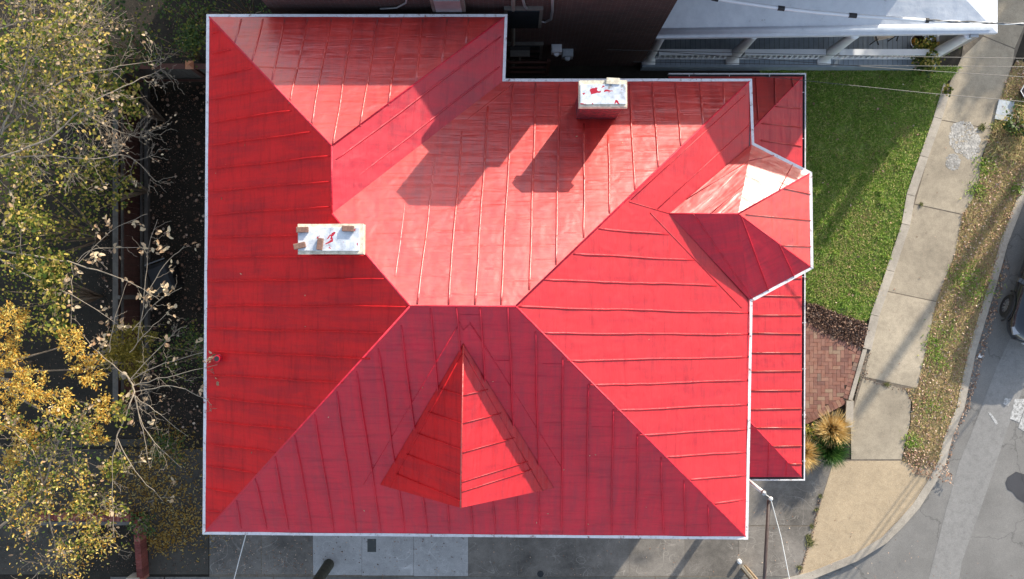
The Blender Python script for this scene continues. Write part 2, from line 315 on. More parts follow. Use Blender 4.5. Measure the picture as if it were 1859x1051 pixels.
WIRE = simple('dark wire', (.05, .05, .05), .5, .2, 5); WIREW = simple('pale wire', (.6, .6, .58), .4, .1, 5)
# ------------------------------------------------------------------ ground, street, pavements
def sheet(name, z, pts, mt, kind='structure'):
    b = MB(); b.poly([(p.x, p.y, z) for p in pts]); o = b.build(name, mt); return tag(o, kind=kind)
b = MB(); b.poly([(-400, -400, -.01), (400, -400, -.01), (400, 400, -.01), (-400, 400, -.01)]); tag(b.build('ground', FIELD), kind='structure')
kerb_out = [(2090, -330), (1990, 0), (1900, 250), (1859, 366), (1851, 386), (1829, 443), (1811, 509), (1791, 574), (1771, 640), (1750, 742), (1729, 793), (1716, 842), (1699, 875), (1669, 922), (1640, 955), (1609, 986), (1557, 1018), (1476, 1051), (1380, 1076), (1200, 1086), (600, 1090), (-900, 1092)]
def offs(pp, d):
    out = []
    for i, p in enumerate(pp):
        a = Vector(pp[max(i-1, 0)]); c = Vector(pp[min(i+1, len(pp)-1)]); t = (c-a).normalized(); out.append((p[0]+t.y*-d*-1*-1, p[1]+t.x*d*-1*-1))
    return out
def offset(pp, d):                              # d > 0 shifts towards the yard side (left/up in plan)
    out = []
    for i, p in enumerate(pp):
        a = Vector(pp[max(i-1, 0)]); c = Vector(pp[min(i+1, len(pp)-1)]); t = (c-a).normalized(); out.append((p[0]-t.y*d, p[1]+t.x*d))
    return out
kerb_in = offset(kerb_out, 14)
b = MB(); pts = [G(*p, 0) for p in kerb_out]
b.poly([(p.x, p.y, .004) for p in [G(x, y, 0) for x, y in kerb_out]] + [(-35, -60, .004), (60, -60, .004), (60, 30, .004)]); tag(b.build('road', ROAD), kind='structure')
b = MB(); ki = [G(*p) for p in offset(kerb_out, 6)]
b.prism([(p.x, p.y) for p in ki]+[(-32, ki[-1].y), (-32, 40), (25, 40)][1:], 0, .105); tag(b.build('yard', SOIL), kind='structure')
b = MB()
for i in range(len(kerb_out)-1):
    A, B_, C_, D_ = kerb_out[i], kerb_out[i+1], kerb_in[i+1], kerb_in[i]; n = max(1, int((Vector(A)-Vector(B_)).length/150)); 
    for k in range(n):
        l = lambda P, Q, t: G(P[0]+(Q[0]-P[0])*t, P[1]+(Q[1]-P[1])*t)
        b.prism([l(A, B_, k/n), l(A, B_, (k+1)/n-.0001), l(D_, C_, (k+1)/n-.0001), l(D_, C_, k/n)], .0, .14)
tag(b.build('kerb', KERB), kind='structure')
# trench patch, black patch and crosswalk paint on the road
sheet('road_patch', .008, [G(*p, 0) for p in [(1859, 560), (1810, 665), (1789, 720), (1762, 790), (1741, 840), (1712, 945), (1686, 1051), (1660, 1160), (1712, 1160), (1741, 1051), (1746, 1020), (1790, 895), (1831, 771), (1859, 700), (1900, 600), (1900, 500)]], ROAD2)
sheet('black_patch', .012, [G(*p, 0) for p in [(1825, 876), (1829, 866), (1844, 856), (1859, 861), (1880, 870), (1880, 930), (1862, 914), (1846, 904), (1838, 893), (1829, 889)]], TAR)
b = MB()
for q in ([(1842, 724), (1866, 724), (1850, 767), (1833, 760)], [(1862, 738), (1885, 760), (1870, 790), (1848, 776)], [(1824, 722), (1835, 724), (1830, 738), (1821, 733)], [(1793, 748), (1798, 749), (1812, 768), (1808, 771)]):
    b.poly([(G(*p, 0).x, G(*p, 0).y, .012) for p in q])
tag(b.build('crosswalk_marking', PAINT), kind='structure')
# sidewalk slabs
def slabs(name, quads, mt, z=.125, gap=.6):
    b = MB()
    for q in quads:
        c = Vector((sum(p[0] for p in q)/len(q), sum(p[1] for p in q)/len(q))); pts = []
        for p in q:
            d = c-Vector(p); pts.append(G(*(Vector(p)+d.normalized()*gap)))
        b.prism([(p.x, p.y) for p in pts], .09, z+random.uniform(-.002, .004))
    return tag(b.build(name, mt), kind='structure')
BED = simple('gritty joint fill', (.17, .14, .105), .95, .4, 9)
sheet('sidewalk_bed', .1215, [G(*p) for p in [(1790, -160), (1900, -160), (1880, 0), (1838, 118), (1803, 234), (1783, 283), (1747, 389), (1734, 461), (1700, 547), (1688, 603), (1665, 705), (1654, 729), (1643, 806), (1637, 836), (1700, 846), (1659, 917), (1600, 979), (1550, 1010), (1470, 1041), (1400, 1055), (380, 1055), (380, 850), (1545, 834), (1544, 760), (1560, 690), (1580, 571), (1608, 491), (1636, 407), (1645, 354), (1669, 284), (1694, 215), (1745, 105), (1765, -20)]], BED)
slabs('sidewalk', [[(1790, -160), (1900, -160), (1880, 0), (1842, 88), (1785, 65), (1765, -20)],
    [(1745, 105), (1785, 66), (1842, 89), (1838, 118), (1822, 160), (1812, 200), (1801, 234), (1706, 217), (1724, 150)],
    [(1706, 218), (1801, 235), (1783, 283), (1777, 331), (1764, 366), (1747, 389), (1660, 370), (1680, 300)],
    [(1660, 371), (1747, 390), (1734, 461), (1716, 505), (1700, 547), (1604, 527), (1635, 440)],
    [(1604, 528), (1700, 548), (1688, 603), (1665, 705), (1568, 684), (1586, 600)],
    [(1566, 687), (1600, 695), (1643, 706), (1654, 729), (1652, 770), (1643, 806), (1637, 834), (1545, 834), (1544, 760)]], SIDEWALK, gap=.55)
slabs('ramp', [[(1512, 840), (1545, 836), (1637, 836), (1665, 850), (1704, 846), (1688, 872), (1659, 917), (1630, 949), (1600, 979), (1550, 1010), (1470, 1041), (1451, 1047), (1478, 950)]], RAMP)
q = []
xs = [1045, 1143, 1243, 1341]
for i, (x0, x1) in enumerate([(850, 944), (944, 1045), (1045, 1143), (1143, 1243), (1243, 1341)]): q.append([(x0, 850), (x1, 850), (x1, 1046), (x0, 1046)])
q += [[(1341, 800), (1540, 800), (1508, 853), (1476, 954), (1341, 954)], [(1341, 955), (1476, 955), (1449, 1047), (1341, 1046)]]
q += [[(380, 850), (474, 850), (474, 1043), (380, 1043)], [(475, 850), (568, 850), (568, 1043), (475, 1043)]]
slabs('pavement', q, DARKSLAB)
slabs('pale_pavement', [[(568, 850), (657, 850), (657, 1044), (568, 1044)], [(657, 850), (751, 850), (751, 1045), (657, 1045)], [(751, 850), (850, 850), (850, 1046), (751, 1046)]], LIGHTSLAB, .127)
slabs('pavement_edge', [[(x, 1047), (x+98, 1047), (x+98, 1078), (x, 1078)] for x in range(200, 1400, 99)], concrete('dull edge concrete', (.20, .19, .17), isl=.2, stain=.5))
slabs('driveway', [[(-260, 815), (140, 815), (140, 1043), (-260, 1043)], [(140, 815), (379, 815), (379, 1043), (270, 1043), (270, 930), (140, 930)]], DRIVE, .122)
slabs('yard_path', [[(60, 796), (150, 796), (150, 812), (60, 812)], [(152, 797), (285, 797), (285, 810), (152, 810)]], DRIVE, .13)
# low retaining strip between lawn and sidewalk
b = MB(); L1 = [(1712, 152), (1694, 213), (1669, 283), (1645, 353), (1636, 406), (1608, 490), (1580, 571), (1566, 632)]
for i in range(len(L1)-1):
    (x0, y0), (x1, y1) = L1[i], L1[i+1]; b.prism([tuple(G(x0, y0))[:2], tuple(G(x1, y1-.8))[:2], tuple(G(x1+15, y1+3))[:2], tuple(G(x0+15, y0+3.8))[:2]], .1, .17)
b.prism([tuple(G(*p))[:2] for p in [(1565, 634), (1573, 634), (1546, 727), (1539, 725)]], .1, .18)
b.prism([tuple(G(*p))[:2] for p in [(1535, 727), (1548, 727), (1546, 775), (1532, 775)]], .1, .22)
tag(b.build('lawn_edging', KERB), kind='structure')
# crumbling white repair patch: loose flat chips
def blob(c, r, n=11, j=.35): return [(c[0]+r*random.uniform(1-j, 1+j)*math.cos(2*math.pi*k/n), c[1]+r*1.15*random.uniform(1-j, 1+j)*math.sin(2*math.pi*k/n)) for k in range(n)]
b = MB()
for cx_, cy_, r in ((1750, 250, 27), (1762, 272, 16), (1730, 294, 13), (1770, 255, 10), (1738, 236, 12)):
    for k in range(int(r*22)):
        a = random.uniform(0, 6.28); rr = r*math.sqrt(random.random()); p = (cx_+rr*math.cos(a), cy_+rr*1.1*math.sin(a)); pl = [G(*t) for t in blob(p, random.uniform(.7, 1.9), 6, .5)]
        b.prism([(t.x, t.y) for t in pl], .12, .127+random.random()*.006)
tag(b.build('broken_concrete', REPAIR), 'crumbling white patch broken up across the sidewalk slab beside the lawn', 'rubble', kind='stuff')
# ------------------------------------------------------------------ brick patio (herringbone)
pat = [(1420, 560), (1459, 580), (1500, 606), (1540, 624), (1566, 633), (1540, 727), (1500, 748), (1459, 771), (1420, 785)]
PATB = island('herringbone paving bricks', [(0, (.25, .145, .12)), (.4, (.32, .185, .145)), (.8, (.36, .22, .17)), (.95, (.36, .27, .20)), (1, (.26, .19, .16))], .85, nsc=9)
b = MB(); L_, W_ = .215, .1075; plg = [G(*p) for p in pat]; plg2 = [G(*p) for p in [(1421, 566), (1459, 585), (1540, 629), (1558, 637), (1532, 720), (1459, 763), (1421, 778)]]
def inside(pt, pl): return bool(inpoly(np.array([[pt[0], pt[1]]]), pl)[0])
ox, oy = G(1420, 790).x, G(1420, 790).y; th = math.radians(1)
for i in range(-30, 40):
    for j in range(-30, 40):
        for kind in (0, 1):
            x = i*W_ + j*W_*1.0; 
            x = (i*W_)+(0 if kind == 0 else 0); y = (i*W_)
            bx_ = i*W_+j*2*L_*.5*2/2; 
            X = i*W_ + j*2*L_; Y = i*W_
            if kind == 0: cx_, cy_, sx_, sy_ = X+L_/2, Y+W_/2, L_, W_
            else: cx_, cy_, sx_, sy_ = X+L_+W_/2, Y+W_-L_/2+W_*0, W_, L_
            if kind == 1: cy_ = Y
            p = (ox+cx_, oy+cy_)
            if inside(p, plg2): b.box((p[0], p[1], .125+random.uniform(0, .002)), (sx_-.007, sy_-.007, .05))
for (A, B_) in (((1562, 637), (1536, 724)), ((1532, 727), (1428, 781)), ((1430, 566), (1556, 634))):
    A, B_ = G(*A), G(*B_); d = (B_-A); n = int(d.length/.112); ang = math.atan2(d.y, d.x)
    for k in range(n):
        p = A+d*(k+.5)/n; b.box((p.x, p.y, .130+random.uniform(0, .002)), (.105, .2, .05), ang)
tag(b.build('brick_patio', PATB), kind='structure')
b = MB(); b.prism([(p.x, p.y) for p in plg], .09, .118); tag(b.build('patio_joints', simple('mortar sand', (.20, .15, .11), .9)), kind='structure')
# ------------------------------------------------------------------ lawn, verge, litter
lawn = [(1380, 120), (1745, 120), (1728, 140), (1712, 156), (1694, 215), (1669, 284), (1645, 354), (1636, 407), (1608, 491), (1582, 570), (1570, 585), (1530, 572), (1480, 552), (1440, 545), (1380, 545)]
sheet('lawn', .122, [G(*p) for p in lawn], LAWNSOIL)
P = scatter(lawn, 66000, .12); nz = np.sin(P[:, 0]*5.1+np.sin(P[:, 1]*3.7)*2)*np.sin(P[:, 1]*6.3+np.cos(P[:, 0]*4.1)*2); P = P[(nz > -.55) | (rng.random(len(P)) < .35)]
tag(blades('grass', P, .085, .016, .9, GRASS), 'green lawn grass between the house and the sidewalk', 'grass', kind='stuff')
gp = []
for c, r_, n in (((1560, 400), 42, 1300), ((1530, 470), 40, 1200), ((1600, 300), 22, 400), ((1500, 520), 30, 800), ((1575, 520), 20, 700), ((1640, 250), 16, 500)):
    cc = G(*c, .12); a = rng.normal(size=(n, 2))*r_*.0154*.6; gp.append(np.stack([cc.x+a[:, 0], cc.y+a[:, 1], np.full(n, .125)], 1))
tag(blades('worn_grass', np.concatenate(gp), .075, .012, 1.0, DRYGR), 'yellowed worn patches in the middle of the lawn', 'grass', kind='stuff')
gp = []
for k in range(70):
    cc = scatter(lawn, 1, .12)[0]; n = 90; a = rng.normal(size=(n, 2))*rng.uniform(.03, .08); gp.append(np.stack([cc[0]+a[:, 0], cc[1]+a[:, 1], np.full(n, .12)], 1))
tag(blades('grass_tussocks', np.concatenate(gp), .15, .016, .9, GRASS), 'longer grass tussocks standing up out of the lawn', 'grass', kind='stuff')
leafmesh('leaf_litter', scatter(lawn, 90, .19), .07, LITTER, flat=.3); o = bpy.data.objects['leaf_litter']; tag(o, 'few tan leaves dropped on the green lawn', 'leaves', kind='stuff')
verge = [(1900, 120), (1845, 110), (1824, 150), (1812, 195), (1801, 236), (1785, 283), (1777, 331), (1764, 366), (1747, 389), (1734, 461), (1716, 505), (1700, 547), (1688, 603), (1665, 704), (1645, 706), (1656, 729), (1653, 770), (1645, 806), (1638, 836), (1665, 850), (1703, 845), (1718, 790), (1739, 740), (1760, 640), (1780, 574), (1800, 509), (1818, 443), (1846, 370), (1890, 250)]
sheet('verge', .118, [G(*p) for p in verge], VERGESOIL)
P = scatter(verge, 30000, .115); tag(blades('dry_grass', P, .06, .012, 1.1, DRYGR), 'dry brown grass of the verge between sidewalk and street', 'grass', kind='stuff')
gp = []
for c, r, n in (((1790, 300), 14, 500), ((1775, 345), 12, 400), ((1768, 520), 24, 900), ((1700, 650), 14, 400), ((1655, 800), 10, 350), ((1695, 625), 12, 300), ((1845, 340), 10, 300), ((1810, 232), 8, 200), ((1848, 200), 18, 600), ((1720, 600), 20, 300), ((1748, 500), 16, 400), ((1690, 740), 16, 250)):
    cc = G(*c, .12); n = int(n*.55); a = rng.normal(size=(n, 2))*r*.0154*.8; gp.append(np.stack([cc.x+a[:, 0], cc.y+a[:, 1], np.full(n, .12)], 1))
tag(blades('green_tufts', np.concatenate(gp), .10, .02, .9, GRASS), 'bright green weeds sprouting through the dry verge', 'weeds', kind='stuff')
P = np.concatenate([scatter(verge, 2600, .155), scatter([(1637, 822), (1665, 815), (1712, 842), (1725, 850), (1730, 880), (1700, 868), (1660, 862)], 330, .15), scatter([(1770, 650), (1785, 600), (1805, 530), (1822, 470), (1832, 475), (1812, 560), (1785, 650), (1760, 740), (1735, 800), (1722, 850), (1712, 846), (1728, 796), (1750, 742)], 500, .03)])
tag(leafmesh('fallen_leaves', P, .06, LITTER, flat=.45), 'curled tan leaves scattered along the verge and gutter', 'leaves', kind='stuff')
mul = [(1440, 545), (1480, 552), (1530, 572), (1570, 585), (1575, 600), (1564, 632), (1540, 624), (1500, 606), (1459, 580), (1420, 560), (1400, 540)]
P = scatter(mul, 5200, .13); P[:, 2] += rng.uniform(0, .05, len(P)); tag(leafmesh('mulch_leaves', P, .062, MULCH, flat=.7), 'dark brown dead leaves heaped between the lawn and the brick patio', 'leaves', kind='stuff')
P = np.concatenate([scatter([(1566, 634), (1580, 600), (1586, 610), (1575, 680), (1600, 694), (1650, 706), (1640, 712), (1566, 690), (1548, 725), (1545, 720)], 260, .14), scatter([(1450, 1040), (1475, 960), (1478, 930), (1486, 905), (1490, 905), (1480, 960), (1456, 1040)], 180, .135)])
tag(leafmesh('joint_debris', P, .035, MULCH, flat=.6), 'brown crumbs and dead leaves caught along the slab edges', 'leaves', kind='stuff')
P = np.concatenate([scatter([(385, 970), (568, 970), (568, 1045), (385, 1045)], 260, .14), scatter([(568, 970), (1340, 970), (1340, 1045), (568, 1045)], 140, .14), scatter([(1360, 870), (1860, 1051), (1450, 1051), (1360, 1051)], 60, .14), scatter([(1600, 250), (1780, 250), (1700, 560), (1600, 800), (1560, 700)], 40, .14)])
Pd = scatter([(568, 972), (850, 972), (850, 1044), (568, 1044)], 60, .135); tag(leafmesh('slab_specks', Pd, .045, MULCH, flat=.3), 'dark leaf scraps dotted over the pale slabs', 'leaves', kind='stuff')
tag(leafmesh('pavement_leaves', P, .04, LITTER, flat=.3), 'tiny pale leaf scraps sprinkled over the pavement slabs', 'leaves', kind='stuff')
yard = [(180, 150), (376, 150), (376, 800), (250, 800), (180, 600)]
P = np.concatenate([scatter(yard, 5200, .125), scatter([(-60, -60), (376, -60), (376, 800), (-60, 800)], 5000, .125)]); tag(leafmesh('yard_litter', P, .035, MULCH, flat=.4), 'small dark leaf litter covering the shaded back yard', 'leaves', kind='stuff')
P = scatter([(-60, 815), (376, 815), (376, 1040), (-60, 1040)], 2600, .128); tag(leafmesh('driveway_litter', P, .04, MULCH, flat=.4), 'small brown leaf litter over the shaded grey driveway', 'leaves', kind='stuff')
P = scatter(yard, 420, .14); tag(leafmesh('yard_leaves', P, .085, LITTER, flat=.3, wr=.8), 'larger pale leaves lying in the shaded back yard', 'leaves', kind='stuff')
P = []
for c, r, n in (((300, 800), 40, 260), ((270, 880), 60, 1300), ((330, 950), 45, 900), ((290, 985), 25, 300), ((320, 820), 40, 240), ((250, 830), 40, 260)):
    a = rng.normal(size=(n, 2))*r*.0154*.55; cc = G(*c, .14); P.append(np.stack([cc.x+a[:, 0]*1.3, cc.y+a[:, 1], np.full(n, .14)], 1))
tag(leafmesh('gold_leaves', np.concatenate(P), .085, GOLD, flat=.35, wr=.3), 'drifts of narrow gold leaflets on the grey driveway', 'leaves', kind='stuff')
# ------------------------------------------------------------------ the red roofed house
EZ = 6.5
def plane(A, B_, Pt=None, m=None, ez=EZ):       # plane through the eave A-B (pixels at ez), rising inwards with pitch m or through a 3D point
    a, b_ = G(*A, ez), G(*B_, ez); d = (b_-a); n = Vector((-d.y, d.x, 0)).normalized()
    if m is None:
        dist = (Pt-a).dot(n)
        if dist < 0: n = -n; dist = -dist
        m = (Pt.z-ez)/dist
    else:
        if Vector((-a.x, -a.y, 0)).dot(n) < 0: n = -n
    return dict(c0=ez-m*a.dot(n)+m*0*ez, cx=m*n.x, cy=m*n.y, m=m, n=Vector((-m*n.x, -m*n.y, 1)).normalized(), u=d.normalized(), v=Vector((n.x, n.y, m)).normalized())
def on(pl, px, py, lift=0):
    a, b_ = (px-CX)/F, -(py-CY)/F; k = pl['cx']*a+pl['cy']*b_; z = (pl['c0']+H*k)/(1+k)+lift; return G(px, py, z)
TL, TR, IC, RC, BT, B1, B2, BB, BR, BL = (379, 30), (917, 30), (913, 147), (1361, 147), (1365, 262), (1470, 315), (1472, 485), (1362, 545), (1354, 975), (372, 966)
PW = plane(TL, BL, m=.69); P1, P2, P3 = on(PW, 602, 265), on(PW, 602, 388), on(PW, 744, 556)
PN = plane(TL, TR, P1); PES = plane(TR, IC, P1); PN2 = plane(IC, RC, P3); P4 = on(PN2, 936, 556); PS = plane(BL, BR, P3); PE = plane(RC, BR, P4)
print('pitches', [round(p['m'], 3) for p in (PW, PN, PES, PN2, PS, PE)], 'ridge', P1.z, P3.z, P4.z)
g = lambda p: G(*p, EZ)
house = empty('house', (0, 0, GZ), 'large red metal roofed brick house with white eaves at the centre', 'house')
roof = MB()
def slope(pl, verts, seams, m=0, cross=True, sw=.052, sh=.022, step=.46, ch=.0016):
    roof.basis = (pl['u'], pl['v']); c = verts; roof.poly(c, m); up = pl['n']; S3 = []
    # orientation
    for (a, b_) in seams:
        A, B_ = on(pl, *a), on(pl, *b_); d = B_-A; n = max(3, int(d.length/.3)); ph = random.uniform(0, 6)
        pr_ = [A+d*k/n+pl['u']*(.007*math.sin(ph+k*.7)+random.uniform(-.004, .004)) for k in range(n+1)]
        roof.rib(pr_, sw, [0]+[sh*random.uniform(.8, 1.2) for _ in range(n-1)]+[0], up, m)
        S3.append((A, B_))
    if cross:
        for (A0, A1), (B0, B1_) in zip(S3, S3[1:]):
            if (A0-B0).length > 1.1 and (A1-B1_).length > 1.1: continue
            dv = pl['v']; va0, va1 = A0.dot(dv), A1.dot(dv); vb0, vb1 = B0.dot(dv), B1_.dot(dv)
            lo = max(min(va0, va1), min(vb0, vb1)); hi = min(max(va0, va1), max(vb0, vb1)); v_ = lo+random.uniform(.1, step)
            while v_ < hi-.05:
                pa = A0+(A1-A0)*((v_-va0)/(va1-va0)); pb = B0+(B1_-B0)*((v_-vb0)/(vb1-vb0))
                
                if random.random() < (.8 if m == 0 else .35): roof.ridge(pa.lerp(pb, random.uniform(0, .3)), pb, random.uniform(.03, .06), ch*random.uniform(.5, 1.5), up, m, .0006)
                v_ += step*random.uniform(.8, 1.25)
# west
sW = [((384, 60), (398, 56)), ((383, 98), (420, 90)), ((380, 140), (458, 124)), ((379, 181), (494, 162)), ((379, 223), (530, 200)), ((379, 265), (566, 239)), ((378, 307), (600, 283)), ((378, 347), (601, 329)), ((377, 390), (601, 375)),
      ((376, 432), (612, 424)), ((376, 468), (664, 464)), ((375, 510), (701, 506)), ((375, 555), (741, 556)), ((375, 597), (700, 604)), ((375, 638), (672, 651)), ((375, 680), (622, 695)), ((375, 721), (573, 741)), ((374, 764), (539, 780)), ((374, 805), (501, 821)), ((374, 846), (466, 859)), ((374, 886), (432, 895)), ((374, 927), (400, 929))]
slope(PW, [g(TL), g(BL), P3, P2, P1], sW, 3, cross=False, sh=.036, sw=.040)
sN = [((438, 34), (426, 78)), ((477, 34), (458, 112)), ((517, 34), (494, 146)), ((559, 34), (526, 188)), ((601, 34), (565, 228)), ((642, 34), (604, 265)), ((686, 34), (654, 228)), ((728, 34), (704, 190)), ((768, 34), (754, 148)), ((812, 34), (802, 112)), ((852, 34), (846, 78))]
slope(PN, [g(TR), g(TL), P1], sN, 0)
slope(PES, [g(IC), g(TR), P1, P2], [((910, 66), (603, 296)), ((908, 120), (604, 356))], 1, cross=False)
sN2 = [((694, 344), (672, 448)), ((744, 300), (716, 516)), ((792, 268), (758, 553)), ((840, 228), (813, 554)), ((886, 190), (862, 554)), ((931, 150), (909, 554)), ((973, 150), (961, 527)), ((1016, 150), (1009, 481)), ((1060, 224), (1060, 432)), ((1104, 244), (1107, 388)), ((1143, 150), (1152, 346)), ((1184, 150), (1195, 305)), ((1226, 150), (1236, 265)), ((1270, 150), (1276, 229)), ((1313, 150), (1315, 190))]
slope(PN2, [g(RC), g(IC), P2, P3, P4], sN2, 0); roof.ridge(on(PN2, 931, 152), on(PN2, 618, 398), .03, .012, PN2['n'], 0)
sS = [((438, 960), (430, 908)), ((484, 961), (464, 868)), ((524, 962), (499, 826)), ((567, 964), (535, 790)), ((607, 965), (571, 752)), ((648, 966), (611, 710)), ((692, 966), (647, 674)), ((735, 967), (687, 632)), ((776, 968), (728, 590)), ((817, 968), (782, 560)), ((859, 969), (829, 558)), ((900, 969), (871, 558)), ((941, 970), (922, 558)), ((980, 970), (972, 603)), ((1020, 971), (1021, 650)), ((1064, 972), (1068, 698)), ((1110, 972), (1113, 743)), ((1155, 973), (1158, 788)), ((1205, 974), (1200, 830)), ((1245, 974), (1242, 872)), ((1290, 975), (1285, 916))]
slope(PS, [g(BL), g(BR), P4, P3], sS, 2, ch=.0007, step=.7, sh=.036, sw=.040)
for a, b_ in (((835, 585), (660, 880)), ((853, 586), (1020, 850))): roof.ridge(on(PS, *a), on(PS, *b_), .022, .008, PS['n'], 2)
roof.basis = (PS['u'], PS['v']); up_ = PS['n']*.005
for q_ in ([(835, 587), (841, 600), (841, 622), (690, 878), (661, 878)], [(841, 600), (853, 588), (1019, 848), (1006, 884), (841, 622)]): roof.poly([on(PS, *p)+up_ for p in q_], 2)
sE = [((1086, 415), (1215, 426)), ((1040, 461), (1262, 472)), ((985, 508), (1302, 518)), ((938, 557), (1360, 568)), ((982, 605), (1360, 607)), ((1030, 655), (1360, 648)), ((1072, 700), (1359, 690)), ((1120, 745), (1358, 734)), ((1162, 790), (1358, 778)), ((1206, 830), (1357, 820)), ((1250, 872), (1356, 862)), ((1295, 915), (1355, 905))]
slope(PE, [g(BR), g(RC), P4], sE, 4, cross=False)
for a, b_ in (((1353, 172), (1146, 362)), ((1360, 227), (1193, 380)), ((1180, 386), (1346, 559)), ((1142, 366), (1214, 387))): roof.ridge(on(PE, *a), on(PE, *b_), .03, .012, PE['n'], 4)
roof.basis = None
for a, b_ in ((g(TL), P1), (P1, P2), (P2, P3), (g(BL), P3), (P3, P4), (g(BR), P4), (g(RC), P4), (g(TR), P1)): roof.ridge(a, b_, .04, .010, (0, 0, 1), 2)
rf = part(roof, 'roof', [RED, REDP, REDD, REDW, REDE], house)
fl = []
for pl_f, quad, n_ in ((PS, [(420, 950), (1240, 960), (930, 640), (700, 640)], 24), (PW, [(382, 200), (382, 930), (600, 700), (590, 300)], 14), (PN2, [(760, 540), (930, 540), (1250, 200), (960, 160)], 3), (PE, [(1340, 900), (1340, 600), (1100, 600)], 3)):
    Q = np.array(quad, float); k_ = 0
    while k_ < n_:
        p_ = Q[:, :].min(0)+(Q.max(0)-Q.min(0))*rng.random(2)
        if inpoly(p_[None], Q.tolist())[0]: fl.append(np.array(on(pl_f, p_[0], p_[1], .012))); k_ += 1
tag(leafmesh('roof_leaves', np.array(fl), .045, TANLEAF, flat=.5), 'tiny pale leaf flecks dropped here and there on the red roof', 'leaves', kind='stuff')
# bay roof
R1 = on(PE, 1215, 388); K = G(1340, 388, R1.z); bay = MB(); REDG = roof_paint('glossy red bay paint', (.50, .02, .012), (.42, .014, .012), .43, wr=.6, spec=1.0, ior=1.66)
def facet(mb, pts, m=0, seams=()):
    n = (pts[1]-pts[0]).cross(pts[2]-pts[0]).normalized(); n = n if n.z > 0 else -n; u = (pts[1]-pts[0]).normalized(); mb.basis = (u, n.cross(u)); mb.poly(pts, m)
    for a, b_ in seams: mb.ridge(a, b_, .026, .024, n, m)
l_ = lambda A, B_, t: A+(B_-A)*t
gb = [g(BT), g(B1), g(B2), g(BB)]
facet(bay, [gb[1], gb[0], K], 0, [(l_(gb[1], gb[0], .3), l_(gb[1], K, .45)), (l_(gb[1], gb[0], .62), l_(gb[0], K, .25))])
facet(bay, [gb[0], R1, K], 0, [(l_(gb[0], K, .25), l_(gb[0], R1, .8)), (l_(gb[0], K, .6), l_(R1, K, .6))])
facet(bay, [gb[2], gb[1], K], 0, [(l_(gb[2], gb[1], .78), l_(K, gb[1], .62)), (l_(gb[2], gb[1], .5), l_(K, (gb[1]+gb[2])/2, .1)), (l_(gb[2], gb[1], .22), l_(K, gb[2], .58))])
facet(bay, [gb[3], gb[2], K], 2, [(l_(gb[3], gb[2], .3), l_(K, gb[2], .04)), (l_(gb[3], gb[2], .72), l_(K, gb[2], .55))])
facet(bay, [gb[3], K, R1], 2, [(l_(gb[3], gb[2], .04), l_(R1, K, .35))])
bay.basis = None
for a, b_ in ((R1, K), (K, gb[1]), (K, gb[2])): bay.ridge(a, b_, .035, .010, (0, 0, 1), 2)
part(bay, 'bay_roof', [REDG, REDP, REDD, REDW, REDE], house)
# dormer
DA = on(PS, 841, 625); DF = G(836, 922, DA.z-.16); DL, DR = on(PS, 690, 880), on(PS, 1006, 886)
dm = MB(); nL = (DF-DA).cross(DL-DA).normalized()
def dface(low, m, rows, inner):
    dm.basis = None; n = (DF-DA).cross(low-DA).normalized(); n = n if n.z > 0 else -n; u = (DF-DA).normalized(); dm.basis = (u, n.cross(u)); dm.poly([DA, DF, low], m)
    for t in rows: dm.ridge(l_(DA, DF, t), l_(DA, low, t*.93)*.88+l_(DA, DF, t)*.12, .03, .026, n, m)
    dm.ridge(l_(DA, DF, .05)*.9+l_(DA, low, .1)*.1, l_(DF, low, .87), .03, .02, n, m)
dface(DL, 3, (.31, .48, .64, .80, .955), .88); dface(DR, 4, (.31, .48, .66, .84, .90), .88)
dm.basis = None; dm.ridge(DA, DF, .04, .02, (0, 0, 1), 0)
dp = part(dm, 'dormer_roof', [RED, REDP, REDD, REDW, REDE], house)
dw = MB(); off = Vector((0, .22, -.10)); A_, B_, C_ = DF+off, DL+(DR-DL)*.1+Vector((0, .2, -.06)), DR+(DL-DR)*.1+Vector((0, .2, -.06)); dw.poly([B_, C_, A_]); dw.poly([DL, DF, A_, DL+off]); dw.poly([DF, DR, DR+off, A_])
part(dw, 'dormer_wall', SIDING, house)
b = MB(); cxm = (B_+C_)/2; b.box((cxm.x, cxm.y-.06, cxm.z+.62), (.7, .05, .7)); wn = part(b, 'dormer_window', SIDING, house); b = MB(); b.box((cxm.x, cxm.y-.085, cxm.z+.62), (.58, .02, .58)); sub(b, 'pane', GLASS, wn)
